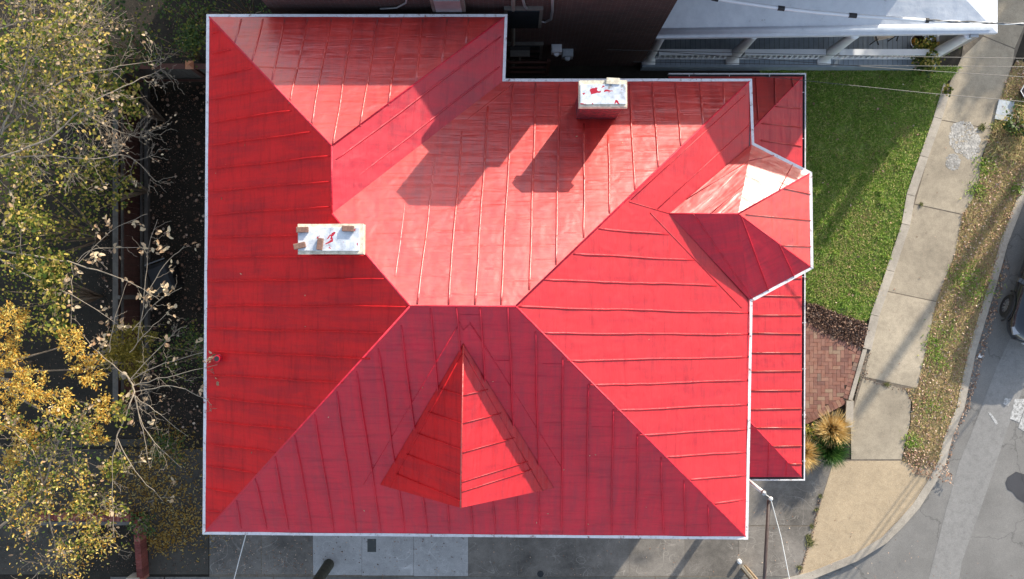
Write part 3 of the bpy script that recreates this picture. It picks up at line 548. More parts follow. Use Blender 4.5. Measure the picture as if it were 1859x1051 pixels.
# gutters, soffit, walls
foot = [TL, TR, IC, RC, BT, B1, B2, BB, BR, BL]; fp = [g(p) for p in foot]
def inset(pts, d):
    n = len(pts); out = []; ar = sum(pts[i].x*pts[(i+1) % n].y-pts[(i+1) % n].x*pts[i].y for i in range(n)); sgn = 1 if ar > 0 else -1
    for i in range(n):
        p0, p1, p2 = pts[i-1], pts[i], pts[(i+1) % n]; d1 = (p1-p0).to_2d().normalized(); d2 = (p2-p1).to_2d().normalized()
        n1 = Vector((-d1.y, d1.x))*sgn; n2 = Vector((-d2.y, d2.x))*sgn; m_ = (n1+n2).normalized(); k = d/max(.3, m_.dot(n1)); out.append(Vector((p1.x+m_.x*k, p1.y+m_.y*k, p1.z)))
    return out
b = MB(); o1 = inset(fp, -.05); o0 = inset(fp, .012); n = len(fp)
for i in range(n):
    j = (i+1) % n; A0, A1, B0_, B1_ = o0[i], o0[j], o1[i], o1[j]; ns = max(1, int((A1-A0).length/.6)); 
    zz = [EZ+.012+random.uniform(-.006, .006) for _ in range(ns+1)]; jj = [random.uniform(-.008, .008) for _ in range(ns+1)]; nrm = (B0_-A0).normalized()
    for k in range(ns):
        t0, t1 = k/ns, (k+1)/ns; a0 = A0.lerp(A1, t0)+nrm*jj[k]; a1 = A0.lerp(A1, t1)+nrm*jj[k+1]; b0 = B0_.lerp(B1_, t0); b1 = B0_.lerp(B1_, t1); a0.z = zz[k]; a1.z = zz[k+1]; b0.z = zz[k]; b1.z = zz[k+1]
        b.poly([a0, a1, b1, b0]); b.poly([b0, b1, Vector((b1.x, b1.y, EZ-.16)), Vector((b0.x, b0.y, EZ-.16))])
part(b, 'gutter', WHITE, house)
b = MB(); b.poly([Vector((p.x, p.y, EZ-.15)) for p in fp]); part(b, 'soffit', SIDING, house)
wl = inset(fp, .38); b = MB(); b.prism([(p.x, p.y) for p in wl], .05, EZ-.152); part(b, 'wall', BRICKH, house)
def window(x, y, z, axis, sgn, par, w_=.95, h_=1.6):
    b = MB(); sz = (w_+.14, .08, h_+.14) if axis == 'y' else (.08, w_+.14, h_+.14); b.box((x, y, z), sz); f = part(b, 'window', SIDING, par)
    b = MB(); dx, dy = ((0, sgn*.045) if axis == 'y' else (sgn*.045, 0)); 
    for q_ in (-1, 1):
        b.box((x+dx, y+dy, z+q_*h_/4), (w_-.06, .02, h_/2-.06) if axis == 'y' else (.02, w_-.06, h_/2-.06))
    sub(b, 'pane', GLASS, f)
xw, yn, ys = wl[9].x, wl[0].y, wl[9].y+.05
for z in (2.0, 4.9):
    for y in (-3.6, -1.0, 1.6, 4.0): window(xw-.01, y, z, 'x', -1, house)
    for x in (-4.8, -2.6, -.4, 1.8, 3.9): window(x, ys-.07, z, 'y', -1, house)
    for x in (-5.0, -2.2): window(x, yn+.01, z, 'y', 1, house)
    for x in (1.2, 3.6): window(x, wl[3].y+.01, z, 'y', 1, house)
    window(wl[8].x+.01, -2.0, z, 'x', 1, house); window(wl[5].x+.01, 1.55, 5.0, 'x', 1, house) if z > 3 else None
b = MB(); b.box((wl[8].x+.02, -.2, 1.7), (.08, 1.05, 2.3)); dr = part(b, 'door', simple('dark green door paint', (.04, .09, .06), .4), house); b = MB(); b.lathe((wl[8].x+.09, -.62, 1.6), [(.01, 0), (.035, .01), (.035, .05), (.01, .06)], 10); sub(b, 'handle', METAL, dr)
# porch
PZ = 3.2; O2, O3 = G(1457, 139, PZ), G(1455, 866, PZ); O1 = G(1215, 139, PZ); xw_ = wl[8].x; D_ = O2.x-xw_
pm = .52; zI = PZ+pm*D_; I2, I3 = Vector((xw_, O2.y-D_, zI)), Vector((xw_, O3.y+D_, zI)); pr = MB()
E = dict(c0=PZ+pm*O2.x, cx=-pm, cy=0, n=Vector((pm, 0, 1)).normalized(), u=Vector((0, 1, 0)), v=Vector((-1, 0, pm)).normalized())
Np = dict(c0=PZ+pm*O2.y, cx=0, cy=-pm, n=Vector((0, pm, 1)).normalized(), u=Vector((1, 0, 0)), v=Vector((0, -1, pm)).normalized())
Sp = dict(c0=PZ-pm*O3.y, cx=0, cy=pm, n=Vector((0, -pm, 1)).normalized(), u=Vector((1, 0, 0)), v=Vector((0, 1, pm)).normalized())
pr.basis = (E['u'], E['v']); pr.poly([O3, O2, I2, I3], 4)
for a, b_ in (((1408, 193), (1455, 197)), ((1383, 224), (1455, 231)), ((1381, 255), (1455, 265)), ((1375, 293), (1455, 301)), ((1385, 470), (1455, 471)), ((1376, 505), (1455, 505)), ((1370, 536), (1455, 538)), ((1362, 572), (1455, 572)), ((1362, 604), (1455, 606)), ((1362, 640), (1455, 640)), ((1362, 674), (1455, 673)), ((1362, 709), (1455, 708)), ((1362, 743), (1455, 741)), ((1371, 776), (1455, 776)), ((1403, 810), (1455, 809)), ((1434, 842), (1455, 842))): pr.ridge(on(E, *a), on(E, *b_), .03, .03, E['n'], 0)
pr.basis = (Np['u'], Np['v']); pr.poly([O2, O1, Vector((O1.x, I2.y, zI)), I2], 0)
for a, b_ in (((1372, 142), (1377, 218)), ((1406, 142), (1408, 190)), ((1437, 142), (1441, 158)), ((1330, 142), (1340, 200)), ((1290, 142), (1290, 200))): pr.ridge(on(Np, *a), on(Np, *b_), .03, .028, Np['n'], 0)
pr.basis = (Sp['u'], Sp['v']); pr.poly([Vector((xw_, O3.y, PZ)), O3, I3], 2)
for a, b_ in (((1394, 864), (1396, 806)), ((1427, 864), (1428, 838))): pr.ridge(on(Sp, *a), on(Sp, *b_), .024, .02, Sp['n'], 2)
pr.basis = None; pr.ridge(O2, I2, .035, .010, (0, 0, 1), 2); pr.ridge(O3, I3, .035, .010, (0, 0, 1), 2); pr.ridge(O1, Vector((O1.x, I2.y, zI)), .06, .02, (0, 0, 1), 0)
part(pr, 'porch_roof', [RED, REDP, REDD, REDW, REDE], house)
b = MB(); path = [Vector((O1.x-.02, O1.y, PZ)), O2, O3, Vector((xw_, O3.y, PZ))]
def rail_strip(mb, path, d0, d1, z0, z1, m):
    for i in range(len(path)-1):
        def off(p, i_, d):
            s_ = [(0, 1), (1, 1), (1, -1), (0, -1)][i_]; return (p.x+s_[0]*d, p.y+s_[1]*d)
        mb.prism([off(path[i], i, d0), off(path[i+1], i+1, d0), off(path[i+1], i+1, d1), off(path[i], i, d1)], z0, z1, m)
rail_strip(b, path, .002, .055, PZ-.12, PZ-.05, 0); rail_strip(b, path, .056, .085, PZ-.14, PZ+.01, 1)
for k in range(9):
    y = O3.y+.4+k*1.15; b.box((O2.x+.04, y, PZ-.01), (.09, .015, .015), m=1)
for k in range(3): b.box((O1.x+.5+k*1.0, O1.y+.04, PZ-.01), (.015, .09, .015), m=1)
part(b, 'porch_gutter', [BLACK, WHITE], house)
b = MB(); b.prism([(xw_, O3.y+.1), (O3.x-.15, O3.y+.1), (O2.x-.15, O2.y-.1), (O1.x, O2.y-.1), (O1.x, wl[3].y), (xw_, wl[3].y)], .1, .5); part(b, 'porch_deck', DECK, house)
for (x, y) in ((O2.x-.3, O2.y-.25), (O2.x-.3, 2.9), (O2.x-.3, .4), (O2.x-.3, -1.9), (O2.x-.3, O3.y+.25), (xw_+.2, O3.y+.25), (O1.x+.2, O2.y-.25)):
    b = MB(); b.lathe((x, y, .5), [(.13, 0), (.13, .12), (.085, .16), (.095, 1.2), (.08, 2.4), (.12, 2.45), (.12, 2.62)], 12); part(b, 'porch_post', SIDING, house)
b = MB(); b.prism([(O3.x-.42, O3.y+.16), (O3.x-.2, O3.y+.16), (O2.x-.2, O2.y-.16), (O2.x-.42, O2.y-.16)], 2.95, 3.08); b.prism([(xw_, O3.y+.16), (O3.x-.42, O3.y+.16), (O3.x-.42, O3.y+.34), (xw_, O3.y+.34)], 2.95, 3.08); part(b, 'porch_beam', SIDING, house)
# chimneys
def chimney(top, size, zt, base, name_m, over=.05, lean=0.):
    cx_, cy_ = top; b = MB(); w_, d_ = size; b.box((cx_, cy_, (base+zt-.22)/2), (w_-2*over, d_-2*over, zt-.22-base)); o = part(b, 'chimney', name_m, house); return o
def stainred():
    m, N, L, B = newmat('red splashed brown brick'); v = coords(N, L); n = noise(N, L, v, 8, 6, .8); r = ramp(N, [(.42, (.05, .03, .03)), (.5, (.20, .02, .03)), (.60, (.30, .02, .04)), (.66, (.3, .2, .16))]); L.new(n.outputs[0], r.inputs[0])
    L.new(r.outputs[0], B.inputs['Base Color']); B.inputs['Roughness'].default_value = .7; n2 = noise(N, L, v, 18, 4); bump(N, L, n2.outputs[0], B, .02); return m
CHB = stainred()
ZT = 9.0; a_, c_ = G(1052, 145, ZT), G(1139, 193, ZT); cx_, cy_, w_, d_ = (a_.x+c_.x)/2, (a_.y+c_.y)/2, c_.x-a_.x, a_.y-c_.y
ch = chimney((cx_, cy_), (w_, d_), ZT, 6.0, CHB); b = MB(); b.box((cx_, cy_, ZT-.18), (w_+.02, d_+.02, .08)); b.box((cx_, cy_, ZT-.09), (w_, d_, .1), .006); b.box((cx_+.19, cy_+d_/2-.02, ZT-.02), (.26, .12, .05), -.05); sub(b, 'crown', CREAM, ch)
b = MB(); b.box((cx_-.005, cy_-.015, ZT-.03), (w_-.05, d_-.13, .03), .008); sub(b, 'cap', CAPMETAL, ch)
ZW = 9.45; a_, c_ = G(538, 406, ZW), G(660, 461, ZW); cx_, cy_, w_, d_ = (a_.x+c_.x)/2, (a_.y+c_.y)/2, c_.x-a_.x, a_.y-c_.y
ch2 = chimney((cx_, cy_), (w_, d_), ZW, 7.0, simple('rosy painted brick', (.48, .10, .08), .7, .4, 14), .07); b = MB(); b.box((cx_, cy_, ZW-.2), (w_, d_, .07), -.01); b.box((cx_, cy_, ZW-.11), (w_-.03, d_, .10), .008); sub(b, 'crown', CREAM, ch2)
b = MB(); b.box((cx_-.03, cy_, ZW-.045), (w_-.12, d_-.13, .03), -.006); sub(b, 'cap', CAPMETAL, ch2)
for (px, py, rz, lab) in ((549, 417, .02, 'brown brick at the upper left corner of the long chimney top'), (632, 415, -.03, 'reddish brick at the upper right corner of the long chimney top'), (581, 443, math.pi/2-.12, 'brick set upright in the picture near the middle of the long chimney top'), (544, 446, .22, 'brick jutting over the left edge of the long chimney top')):
    b = MB(); b.box((0, 0, .035), (.23, .11, .07)); o = b.build('loose_brick', OLDBRICK); p = G(px, py, ZW); o.location = (p.x, p.y, ZW-.03); o.rotation_euler = (0, 0, rz); tag(o, lab, 'brick', 'loose bricks on the long chimney'); bm = o.modifiers.new('bev', 'BEVEL'); bm.width = .008
# roof vent pipe
p = on(PW, 398, 650); b = MB(); b.lathe((p.x, p.y, p.z-.15), [(.09, 0), (.09, .2), (.072, .22), (.072, .36)], 18); vp = part(b, 'vent_pipe', REDD, house); b = MB(); b.lathe((p.x, p.y, p.z+.212), [(.056, 0), (.056, .003)], 16); sub(b, 'opening', BLACK, vp)
# ------------------------------------------------------------------ neighbour house
nb = empty('house', (3.5, 8, GZ), 'dark brick neighbour house with a pale porch roof at the top of the photo', 'house')
YW = 6.22; ZP = 8.56
ze, yr = 7.0, 10.2; zr_ = 8.5+(yr-YW)*.44; xa_, xb_ = -5.39, 3.55
b = MB(); b.prism([(xa_, YW), (xb_, YW), (xb_, 14.2), (xa_, 14.2)], 0, ze-.02)
b.poly([(xb_, YW, ze-.02), (xb_, 14.2, ze-.02), (xb_, yr, zr_-.03)])
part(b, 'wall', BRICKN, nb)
b = MB(); b.poly([(xa_-.1, YW+.01, ze), (xb_+.1, YW+.01, ze), (xb_+.1, yr, zr_), (-2.4, yr, zr_)]); b.poly([(xa_-.1, 14.2, ze), (-2.4, yr, zr_), (xb_+.1, yr, zr_), (xb_+.1, 14.2, ze)]); b.poly([(xa_-.1, YW+.01, ze), (-2.4, yr, zr_), (xa_-.1, 14.2, ze)]); b.ridge((-2.4, yr, zr_), (xb_+.1, yr, zr_), .2, .04, (0, 0, 1)); part(b, 'roof', simple('grey roof shingles', (.16, .155, .15), .9, .3, 8), nb)
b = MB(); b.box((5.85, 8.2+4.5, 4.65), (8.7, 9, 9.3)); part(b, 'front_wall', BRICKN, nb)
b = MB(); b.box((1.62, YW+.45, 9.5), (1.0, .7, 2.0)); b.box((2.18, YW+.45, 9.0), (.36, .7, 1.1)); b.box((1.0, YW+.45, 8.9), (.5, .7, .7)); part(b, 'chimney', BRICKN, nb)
# porch of the neighbour
pzr = 3.45; yE = 6.24; xr = G(1811, 55, pzr).x; xl = 3.56
R_ = MB(); er, el = Vector((xr, yE+.1, pzr)), Vector((xl, yE-.03, pzr)); hk = Vector((xr-2.1, 8.2, pzr+.52)); 
R_.poly([el, er, hk, Vector((xl, 8.2, pzr+.52))]); R_.poly([er, Vector((xr, 14, pzr)), Vector((xr-2.1, 14, pzr+.52)), hk])
R_.poly([el+Vector((0, 0, -.14)), er+Vector((0, 0, -.14)), er, el]); R_.poly([er+Vector((0, 0, -.14)), Vector((xr, 14, pzr-.14)), Vector((xr, 14, pzr)), er]); R_.poly([el+Vector((0, .0, -.14)), Vector((xl, 14, pzr-.14)), Vector((xr, 14, pzr-.14)), er+Vector((0, 0, -.14))])
R_.ridge(el+Vector((0, .17, .04)), er+Vector((-.17, .17, .04)), .22, .05, (0, 0, 1)); part(R_, 'porch_roof', PROOF, nb)
b = MB(); n = 80
b.box(((xl+11.6)/2, 7.14, .35), (11.6-xl, 2.1, .5)); dk = part(b, 'porch_deck', DECK, nb)
b = MB()
for k in range(60): b.box((xl+.1+k*.135, 7.15, .603), (.006, 2.0, .004))
sub(b, 'deck_joints', BLACK, dk)
for px in (1177, 1329, 1495, 1683):
    x = (px-CX)*29.4/F; b = MB(); b.box((x, 6.30, .64), (.36, .3, .08)); b.lathe((x, 6.34, .68), [(.17, 0), (.17, .05), (.145, .08), (.14, .13), (.13, 1.2), (.11, 2.55), (.12, 2.62)], 20); part(b, 'porch_column', SIDING, nb, True)
b = MB(); b.box((11.45, 6.5, 2.0), (.2, .5, 2.8)); part(b, 'corner_panel', METAL, nb)
colx = [(px-CX)*29.4/F for px in (1177, 1329, 1495, 1683)]
for i in range(3):
    x0, x1 = colx[i]+.18, colx[i+1]-.18; b = MB(); b.box(((x0+x1)/2, 6.31, 1.42), (x1-x0, .16, .06)); b.box(((x0+x1)/2, 6.31, .74), (x1-x0, .07, .06)); n = int((x1-x0)/.14)
    for k in range(n): b.box((x0+(k+.5)*(x1-x0)/n, 6.31, 1.08), (.04, .04, .64))
    part(b, 'railing', SIDING, nb)
b = MB(); b.box((11.35, 7.4, 1.42), (.12, 1.6, .06)); b.box((11.35, 7.4, .74), (.07, 1.6, .06))
for k in range(11): b.box((11.35, 6.7+k*.14, 1.08), (.04, .04, .64))
part(b, 'railing', SIDING, nb)
b = MB(); pts = [(943, -25), (952, 10), (966, 28), (980, 38), (990, 40), (1000, 35), (1003, 20), (1003, -25)]
def onwall(px, py, y=YW-.05): zz = H-y*F/(CY-py); return Vector(((px-CX)*(H-zz)/F, y, zz))
b.tube([onwall(*p) for p in pts], .03, 8); part(b, 'conduit', METAL, nb, True)
for (px, py, s_) in ((1010, 90, .2), (1030, 98, .22)):
    b = MB(); p = onwall(px, py, YW-.1); b.box((p.x, p.y, p.z), (s_*1.3, .2, .34)); b.box((p.x, p.y-.02, p.z+.19), (s_*1.1, .14, .04)); b.lathe((p.x, p.y-.11, p.z-.05), [(.0, 0), (.07, 0), (.07, .12), (.0, .13)], 12); part(b, 'meter_box', SIDING if px < 1020 else STONE, nb)
for (x, z, w_, h_) in ((.25, 5.6, .7, 1.5), (.3, 2.2, .8, 1.5)):
    b = MB(); b.box((x, YW-.03, z), (w_+.16, .1, h_+.16)); f = part(b, 'window', FENCEG, nb); b = MB(); b.box((x, YW-.09, z), (w_, .03, h_)); sub(b, 'pane', GLASS, f)
b = MB(); b.box((-1.38, YW-.07, 7.0), (.72, .14, 1.1)); f = part(b, 'window', FENCEG, nb); b = MB(); b.box((-1.38, YW-.15, 7.0), (.56, .03, .9)); sub(b, 'pane', METAL, f)
b = MB(); b.tube([onwall(690, 16), onwall(720, 14), onwall(737, 5), onwall(742, -20)], .022, 6); part(b, 'cable', METAL, nb, True)
b = MB(); b.tube([(.02, YW-.06, .2), (.02, YW-.06, 8.5)], .045, 8); part(b, 'downpipe', FENCEG, nb)
# gate in the alley
gt = empty('wooden_gate', (G(955, 120).x, 5.5, GZ), 'dark timber gate frame in the alley right of the upper roof corner', 'gate')
xa, xb = G(922, 100).x, G(990, 100).x+.04
for x in (xa, xb): b = MB(); b.box((x, 6.0, 1.0), (.09, .09, 1.8)); part(b, 'post', FENCE, gt)
for z in (.5, 1.1, 1.75): b = MB(); b.box(((xa+xb)/2, 5.97, z), (xb-xa-.09, .05, .1)); part(b, 'rail', FENCE, gt)
b = MB(); b.box((G(943, 100).x, YW-.16, 2.5), (.5, .2, .08)); b.box((G(943, 100).x, YW-.2, 2.2), (.06, .1, .5)); part(b, 'bracket', FENCEG, nb)
# things on the neighbour's porch
chx = empty('porch_chair', (10.0, 6.95, .6), 'beige seated chair with curved dark arms on the neighbour porch', 'chair', rz=.2)
b = MB(); b.box((0, .05, .44), (.52, .5, .07)); b.build('seat', BEIGE, chx)
b = MB(); b.box((0, .33, .75), (.52, .05, .6)); b.build('backrest', BEIGE, chx)
for s_ in (-1, 1):
    b = MB(); b.tube([(s_*.3, .32, .66), (s_*.31, .1, .68), (s_*.3, -.2, .66), (s_*.25, -.34, .58)], .022, 6); b.build('arm', BLACK, chx)
    for y in (-.2, .28): b = MB(); b.tube([(s_*.26, y, 0), (s_*.26, y, .66)], .018, 6); b.build('leg', BLACK, chx)
pk = G(1667, 75, .9); bk = empty('wire_basket', (pk.x, pk.y, .6), 'dark round planter with a pale wire rim beside the porch railing', 'planter')
b = MB(); b.lathe((0, 0, 0), [(.12, 0), (.2, .28), (.18, .28), (.1, .05), (0, .05)], 20); b.build('pot', BROWNM, bk); b = MB(); b.tube([(.2*math.cos(t*.3142), .2*math.sin(t*.3142), .29) for t in range(21)], .012, 6); b.build('rim', SIDING, bk)
b = MB(); nst = 16; prof = [(0, .0), (.07, .01), (.105, .07), (.1, .12), (.05, .16), (0, .155)]; b.lathe((0, 0, 0), [(r, z) for r, z in prof], 16); b.tube([(0, 0, .15), (.01, 0, .2)], .012, 6); o = b.build('pumpkin', ORANGE, smooth=True); o.location = (pk.x-.04, pk.y+.03, .66); tag(o, 'small orange pumpkin sitting in the round planter', 'pumpkin')
# ------------------------------------------------------------------ fences, bins, walls in the yard
fn = empty('board_fence', (-10.25, 1, GZ), 'long red brown board fence running down the left side of the yard', 'fence')
b = MB()
for k in range(58): b.box((-10.28, 5.7-k*.155, 1.15), (.025, .145, 2.0+random.uniform(-.02, .02)))
part(b, 'boards', FENCE, fn)
b = MB(); 
for c__, s__ in (((-10.2, 1.2, .45), (.05, 9, .1)), ((-10.2, 1.2, 1.9), (.05, 9, .1)), ((-10.27, 1.2, 2.2), (.14, 9, .03)), ((-10.12, 1.2, .22), (.1, 9, .2))): b = MB(); b.box(c__, s__); part(b, 'rail', FENCEG, fn)
for k in range(4): b = MB(); b.box((-10.17, 5.6-k*2.9, 1.2), (.1, .1, 2.2)); part(b, 'post', FENCEG, fn)
fn = empty('board_fence', (-8.8, 5.75, GZ), 'dark board fence with a capped post across the top of the yard', 'fence')
b = MB()
for k in range(26): b.box((-10.1+k*.155, 5.82, 1.1), (.145, .025, 1.9))
part(b, 'boards', FENCEG, fn); b = MB(); b.box((-8.15, 5.8, 2.08), (4.1, .14, .04)); part(b, 'rail', FENCE, fn); b = MB(); b.box((-8.15, 5.74, .5), (4.1, .05, .1)); part(b, 'rail', FENCE, fn)
p = G(343, 111, 2.3); b = MB(); b.box((p.x, 5.8, 1.15), (.12, .12, 2.2)); po = part(b, 'post', FENCE, fn); b = MB(); c = Vector((p.x, 5.8, 2.26)); r = .11
b.mesh([c+Vector((-r, -r, 0)), c+Vector((r, -r, 0)), c+Vector((r, r, 0)), c+Vector((-r, r, 0)), c+Vector((0, 0, .1))], [(0, 1, 4), (1, 2, 4), (2, 3, 4), (3, 0, 4)]); sub(b, 'post_cap', simple('copper post cap', (.5, .2, .1), .4), po)
p = G(312, 505); bn = empty('waste_bin', (p.x, p.y, GZ), 'dark wheeled waste bin standing against the yard fence', 'bin', rz=.35)
b = MB(); b.mesh([(-.25, -.3, 0), (.25, -.3, 0), (.25, .3, 0), (-.25, .3, 0), (-.3, -.36, .95), (.3, -.36, .95), (.3, .36, .95), (-.3, .36, .95)], [(0, 1, 5, 4), (1, 2, 6, 5), (2, 3, 7, 6), (3, 0, 4, 7), (3, 2, 1, 0)]); b.build('body', BLACK, bn)
b = MB(); b.mesh([(-.32, -.38, .95), (.32, -.38, .95), (.32, .4, .97), (-.32, .4, .97), (-.24, -.28, 1.05), (.24, -.28, 1.05), (.24, .3, 1.07), (-.24, .3, 1.07)], [(0, 1, 5, 4), (1, 2, 6, 5), (2, 3, 7, 6), (3, 0, 4, 7), (4, 5, 6, 7)]); b.build('lid', simple('dark lid', (.025, .028, .032), .5), bn)
b = MB(); b.tube([(-.28, .46, .98), (.28, .46, .98)], .018, 6); b.build('handle', METAL, bn)
for s_ in (-1, 1): b = MB(); b.tube([(s_*.27, .33, .1), (s_*.33, .33, .1)], .1, 14); b.build('wheel', TYRE, bn)
bw = empty('brick_wall', tuple(G(262, 990)), 'low red brick garden wall turning a corner at the lower left', 'wall')
BRK = island('capping bricks', [(0, (.20, .07, .06)), (.6, (.30, .11, .09)), (1, (.36, .18, .14))], .85, nsc=12); b = MB()
A, B_ = G(258, 938), G(266, 1046); n = 20
for k in range(n): q_ = A.lerp(B_, (k+.5)/n); b.box((q_.x, q_.y, .38), (.16, .077, .52), .07)
A, B_ = G(70, 934), G(250, 936); n = 32
for k in range(n): q_ = A.lerp(B_, (k+.5)/n); b.box((q_.x, q_.y, .34), (.08, .15, .44))
part(b, 'brickwork', BRK, bw)
b = MB(); q_ = G(254, 1050); b.box((q_.x, q_.y, .42), (.34, .34, .62)); part(b, 'pier', KERB, bw)
b = MB(); A, B_ = G(70, 947, .6), G(258, 948, .6); b.box(((A.x+B_.x)/2, A.y-.06, .4), (B_.x-A.x, .10, .3)); tm = b.build('timber_edging', FENCEG); tag(tm, 'grey timber beam lying along the inner side of the low brick garden wall', 'beam')
# ------------------------------------------------------------------ poles, cables
pl_ = empty('timber_pole', tuple(G(597, 1022)), 'dark mossy timber pole rising at the bottom beside the pale slabs', 'pole'); b = MB(); q_ = G(597, 1024); b.tube([(q_.x, q_.y, .1), (q_.x, q_.y, 4), (q_.x, q_.y, 8.5)], [.15, .13, .11], 16); part(b, 'shaft', MOSS, pl_, True)
b = MB(); b.box((q_.x, q_.y, 8.0), (1.6, .1, .12)); part(b, 'crossarm', MOSS, pl_)
q_ = G(1350, 1030); pl_ = empty('timber_post', tuple(q_), 'square brown timber post with a painted sunlit cream face and a white knob at its base', 'post'); b = MB()
R3 = Matrix.Rotation(.9, 3, 'Z')
for (x, y, s_, mt) in ((0, 0, .16, 0),): b.box((q_.x+.03, q_.y-.03, 1.9), (.17, .15, 3.6), .9)
part(b, 'shaft', WOODP, pl_); b = MB(); o_ = R3 @ Vector((0, .085, 0)); b.box((q_.x+.03+o_.x, q_.y-.03+o_.y, 1.9), (.075, .03, 3.6), .9); b.box((q_.x+.03-R3[0][0]*.0, q_.y-.03, 3.72), (.24, .22, .04), .9); part(b, 'sunlit_strip', CREAM, pl_)  # cream strip painted as the sunlit face of the post
b = MB(); b.lathe((G(1341, 1018).x, G(1341, 1018).y, .1), [(.06, 0), (.062, .14), (.055, .19), (.03, .22), (0, .225)], 14); part(b, 'base_knob', SIDING, pl_, True)
mst = empty('service_mast', (5.86, -4.72, 3.1), 'short white service mast beside the porch roof corner', 'mast'); b = MB(); b.tube([(5.86, -4.74, 3.0), (5.86, -4.74, 4.95)], .045, 14); part(b, 'pipe', SIDING, mst, True); b = MB(); b.tube([(5.86, -4.74, 4.93), (5.86, -4.74, 5.0), (5.89, -4.76, 5.03)], [.065, .065, .03], 14); part(b, 'weather_cap', METAL, mst, True)
A = G(1399, 905, 5.0); b = MB(); b.tube([A+Vector((-.03, -.05, -.05)), G(1387, 1060, 4.6), G(1380, 1250, 4.2)], .042, 12); o = b.build('brown_pipe', BROWNM, smooth=True); tag(o, 'long dark brown pipe running down from the wire bracket past the lower right roof corner', 'pipe')
b = MB(); b.tube([Vector((5.88, -4.76, 5.0)), A+Vector((-.05, .05, 0)), A, G(1418, 975, 4.9), G(1434, 1055, 5.0), G(1470, 1250, 5.4)], .011, 6); b.lathe(A-Vector((0, 0, .03)), [(.02, 0), (.05, .02), (.05, .06), (.02, .08)], 10); o = b.build('service_cable', WIREW); tag(o, 'thin white cable leading from the service mast past the brown pipe', 'cable')
b = MB(); b.tube([G(447, 968, 6.4), G(437, 1005, 6.3), G(425, 1051, 6.4), G(390, 1180, 6.8)], .010, 6); o = b.build('white_cable', WIREW); tag(o, 'thin white cable dropping from the lower left eave over the slabs', 'cable')
cg = empty('overhead_cable', tuple(G(1418, 15, 6)), 'thick white sleeved cable with black bands crossing above the pale porch roof', 'cable')
pts = [(1240, -16), (1300, -2), (1360, 7), (1418, 15), (1480, 22), (1548, 28), (1620, 33), (1683, 37)]; b = MB(); b.tube([G(*p, 6) for p in pts], .042, 10); part(b, 'sleeve', SIDING, cg, True)
for (a, c) in (((1412, 14.4), (1424, 15.8)), ((1541, 27.5), (1555, 28.6)), ((1292, -4), (1304, -1)), ((1680, 36.8), (1686, 37.3))): b = MB(); b.tube([G(*a, 6), G(*c, 6)], .056, 10); part(b, 'band', BLACK, cg)
for ph, mt, nm in ((0, WIRE, 'dark_strand'), (math.pi, METAL, 'grey_strand')):
    b = MB(); P_ = []
    for k in range(60):
        t = k/59; p = G(1684+(1990-1684)*t, 37+12*t, 6); P_.append(p+Vector((0, math.sin(t*30+ph)*.018, math.cos(t*30+ph)*.018)))
    b.tube(P_, .016, 6); part(b, nm, mt, cg)
for (a, c, z, lab) in (((1100, 90), (1990, 108), 5.2, 'thin dark wire crossing just above the porch railing'), ((1180, 92), (1990, 148), 4.9, 'thin dark wire slanting over the porch columns to the street'), ((1150, 112), (1990, 122), 4.6, 'lowest thin dark wire in front of the porch deck edge'), ((1380, 138), (1990, 196), 5.0, 'thin wire sloping over the upper lawn')):
    b = MB(); b.tube([G(*a, z), G((a[0]+c[0])/2, (a[1]+c[1])/2+2, z), G(*c, z)], .007, 5); o = b.build('wire', WIRE); tag(o, lab, 'wire', 'thin wires crossing by the neighbour porch')
# overhead wires and pole whose shadows fall on the corner (they stand outside the frame)
def sh(px, py, h): q_ = G(px, py); return q_+Vector((SUN.x, SUN.y, SUN.z))*((h-.12)/SUN.z)
for k, (a, c) in enumerate((((1859, 602), (1530, 1040)), ((1859, 612), (1540, 1044)), ((1872, 622), (1556, 1040)))):
    b = MB(); b.tube([sh(*a, 3.6+k*.15), sh(*c, 3.4+k*.15)], .02, 6); o = b.build('street_cable', WIRE); tag(o, ('upper', 'middle', 'lower')[k]+' street cable of the three whose shadows cross the corner ramp', 'cable', 'street cables')
tip = G(1553, 757); q_ = tip+Vector((SUN.x, SUN.y, 0))*((9-.12)/SUN.z); b = MB(); b.tube([(q_.x, q_.y, 0), (q_.x, q_.y, 9)], [.17, .13], 14); o = b.build('utility_pole', MOSS); tag(o, 'utility pole on the street that throws the long sidewalk shadow', 'pole')
# ------------------------------------------------------------------ slab, pot, weeds on the verge
b = MB(); b.prism([tuple(G(*p))[:2] for p in [(1812, 181), (1840, 186), (1836, 222), (1804, 216)]], .12, .18); o = b.build('stone_slab', STONE); tag(o, 'flat blue grey slab lying on the edge of the verge', 'slab')
q_ = G(1859, 168); pt = empty('glass_planter', tuple(q_), 'six sided pale rimmed planter at the right edge of the verge', 'planter'); b = MB(); b.lathe(q_, [(.14, 0), (.2, .22), (.17, .22), (.14, .16), (0, .16)], 6); part(b, 'bowl', BROWNM, pt); b = MB(); b.tube([(q_.x+.2*math.cos(k*math.pi/3), q_.y+.2*math.sin(k*math.pi/3), q_.z+.23) for k in range(7)], .014, 5); part(b, 'rim', SIDING, pt)
# litter scrap by the kerb
b = MB(); q_ = G(1779, 646, 0); b.mesh([q_+Vector((random.uniform(-.1, .1), random.uniform(-.08, .08), random.uniform(.01, .08))) for _ in range(9)], [(0, 1, 2, 3), (3, 4, 5, 6), (6, 7, 8, 0), (1, 4, 7)]); o = b.build('crumpled_paper', SIDING); tag(o, 'crumpled white paper in the gutter beside the verge', 'litter')
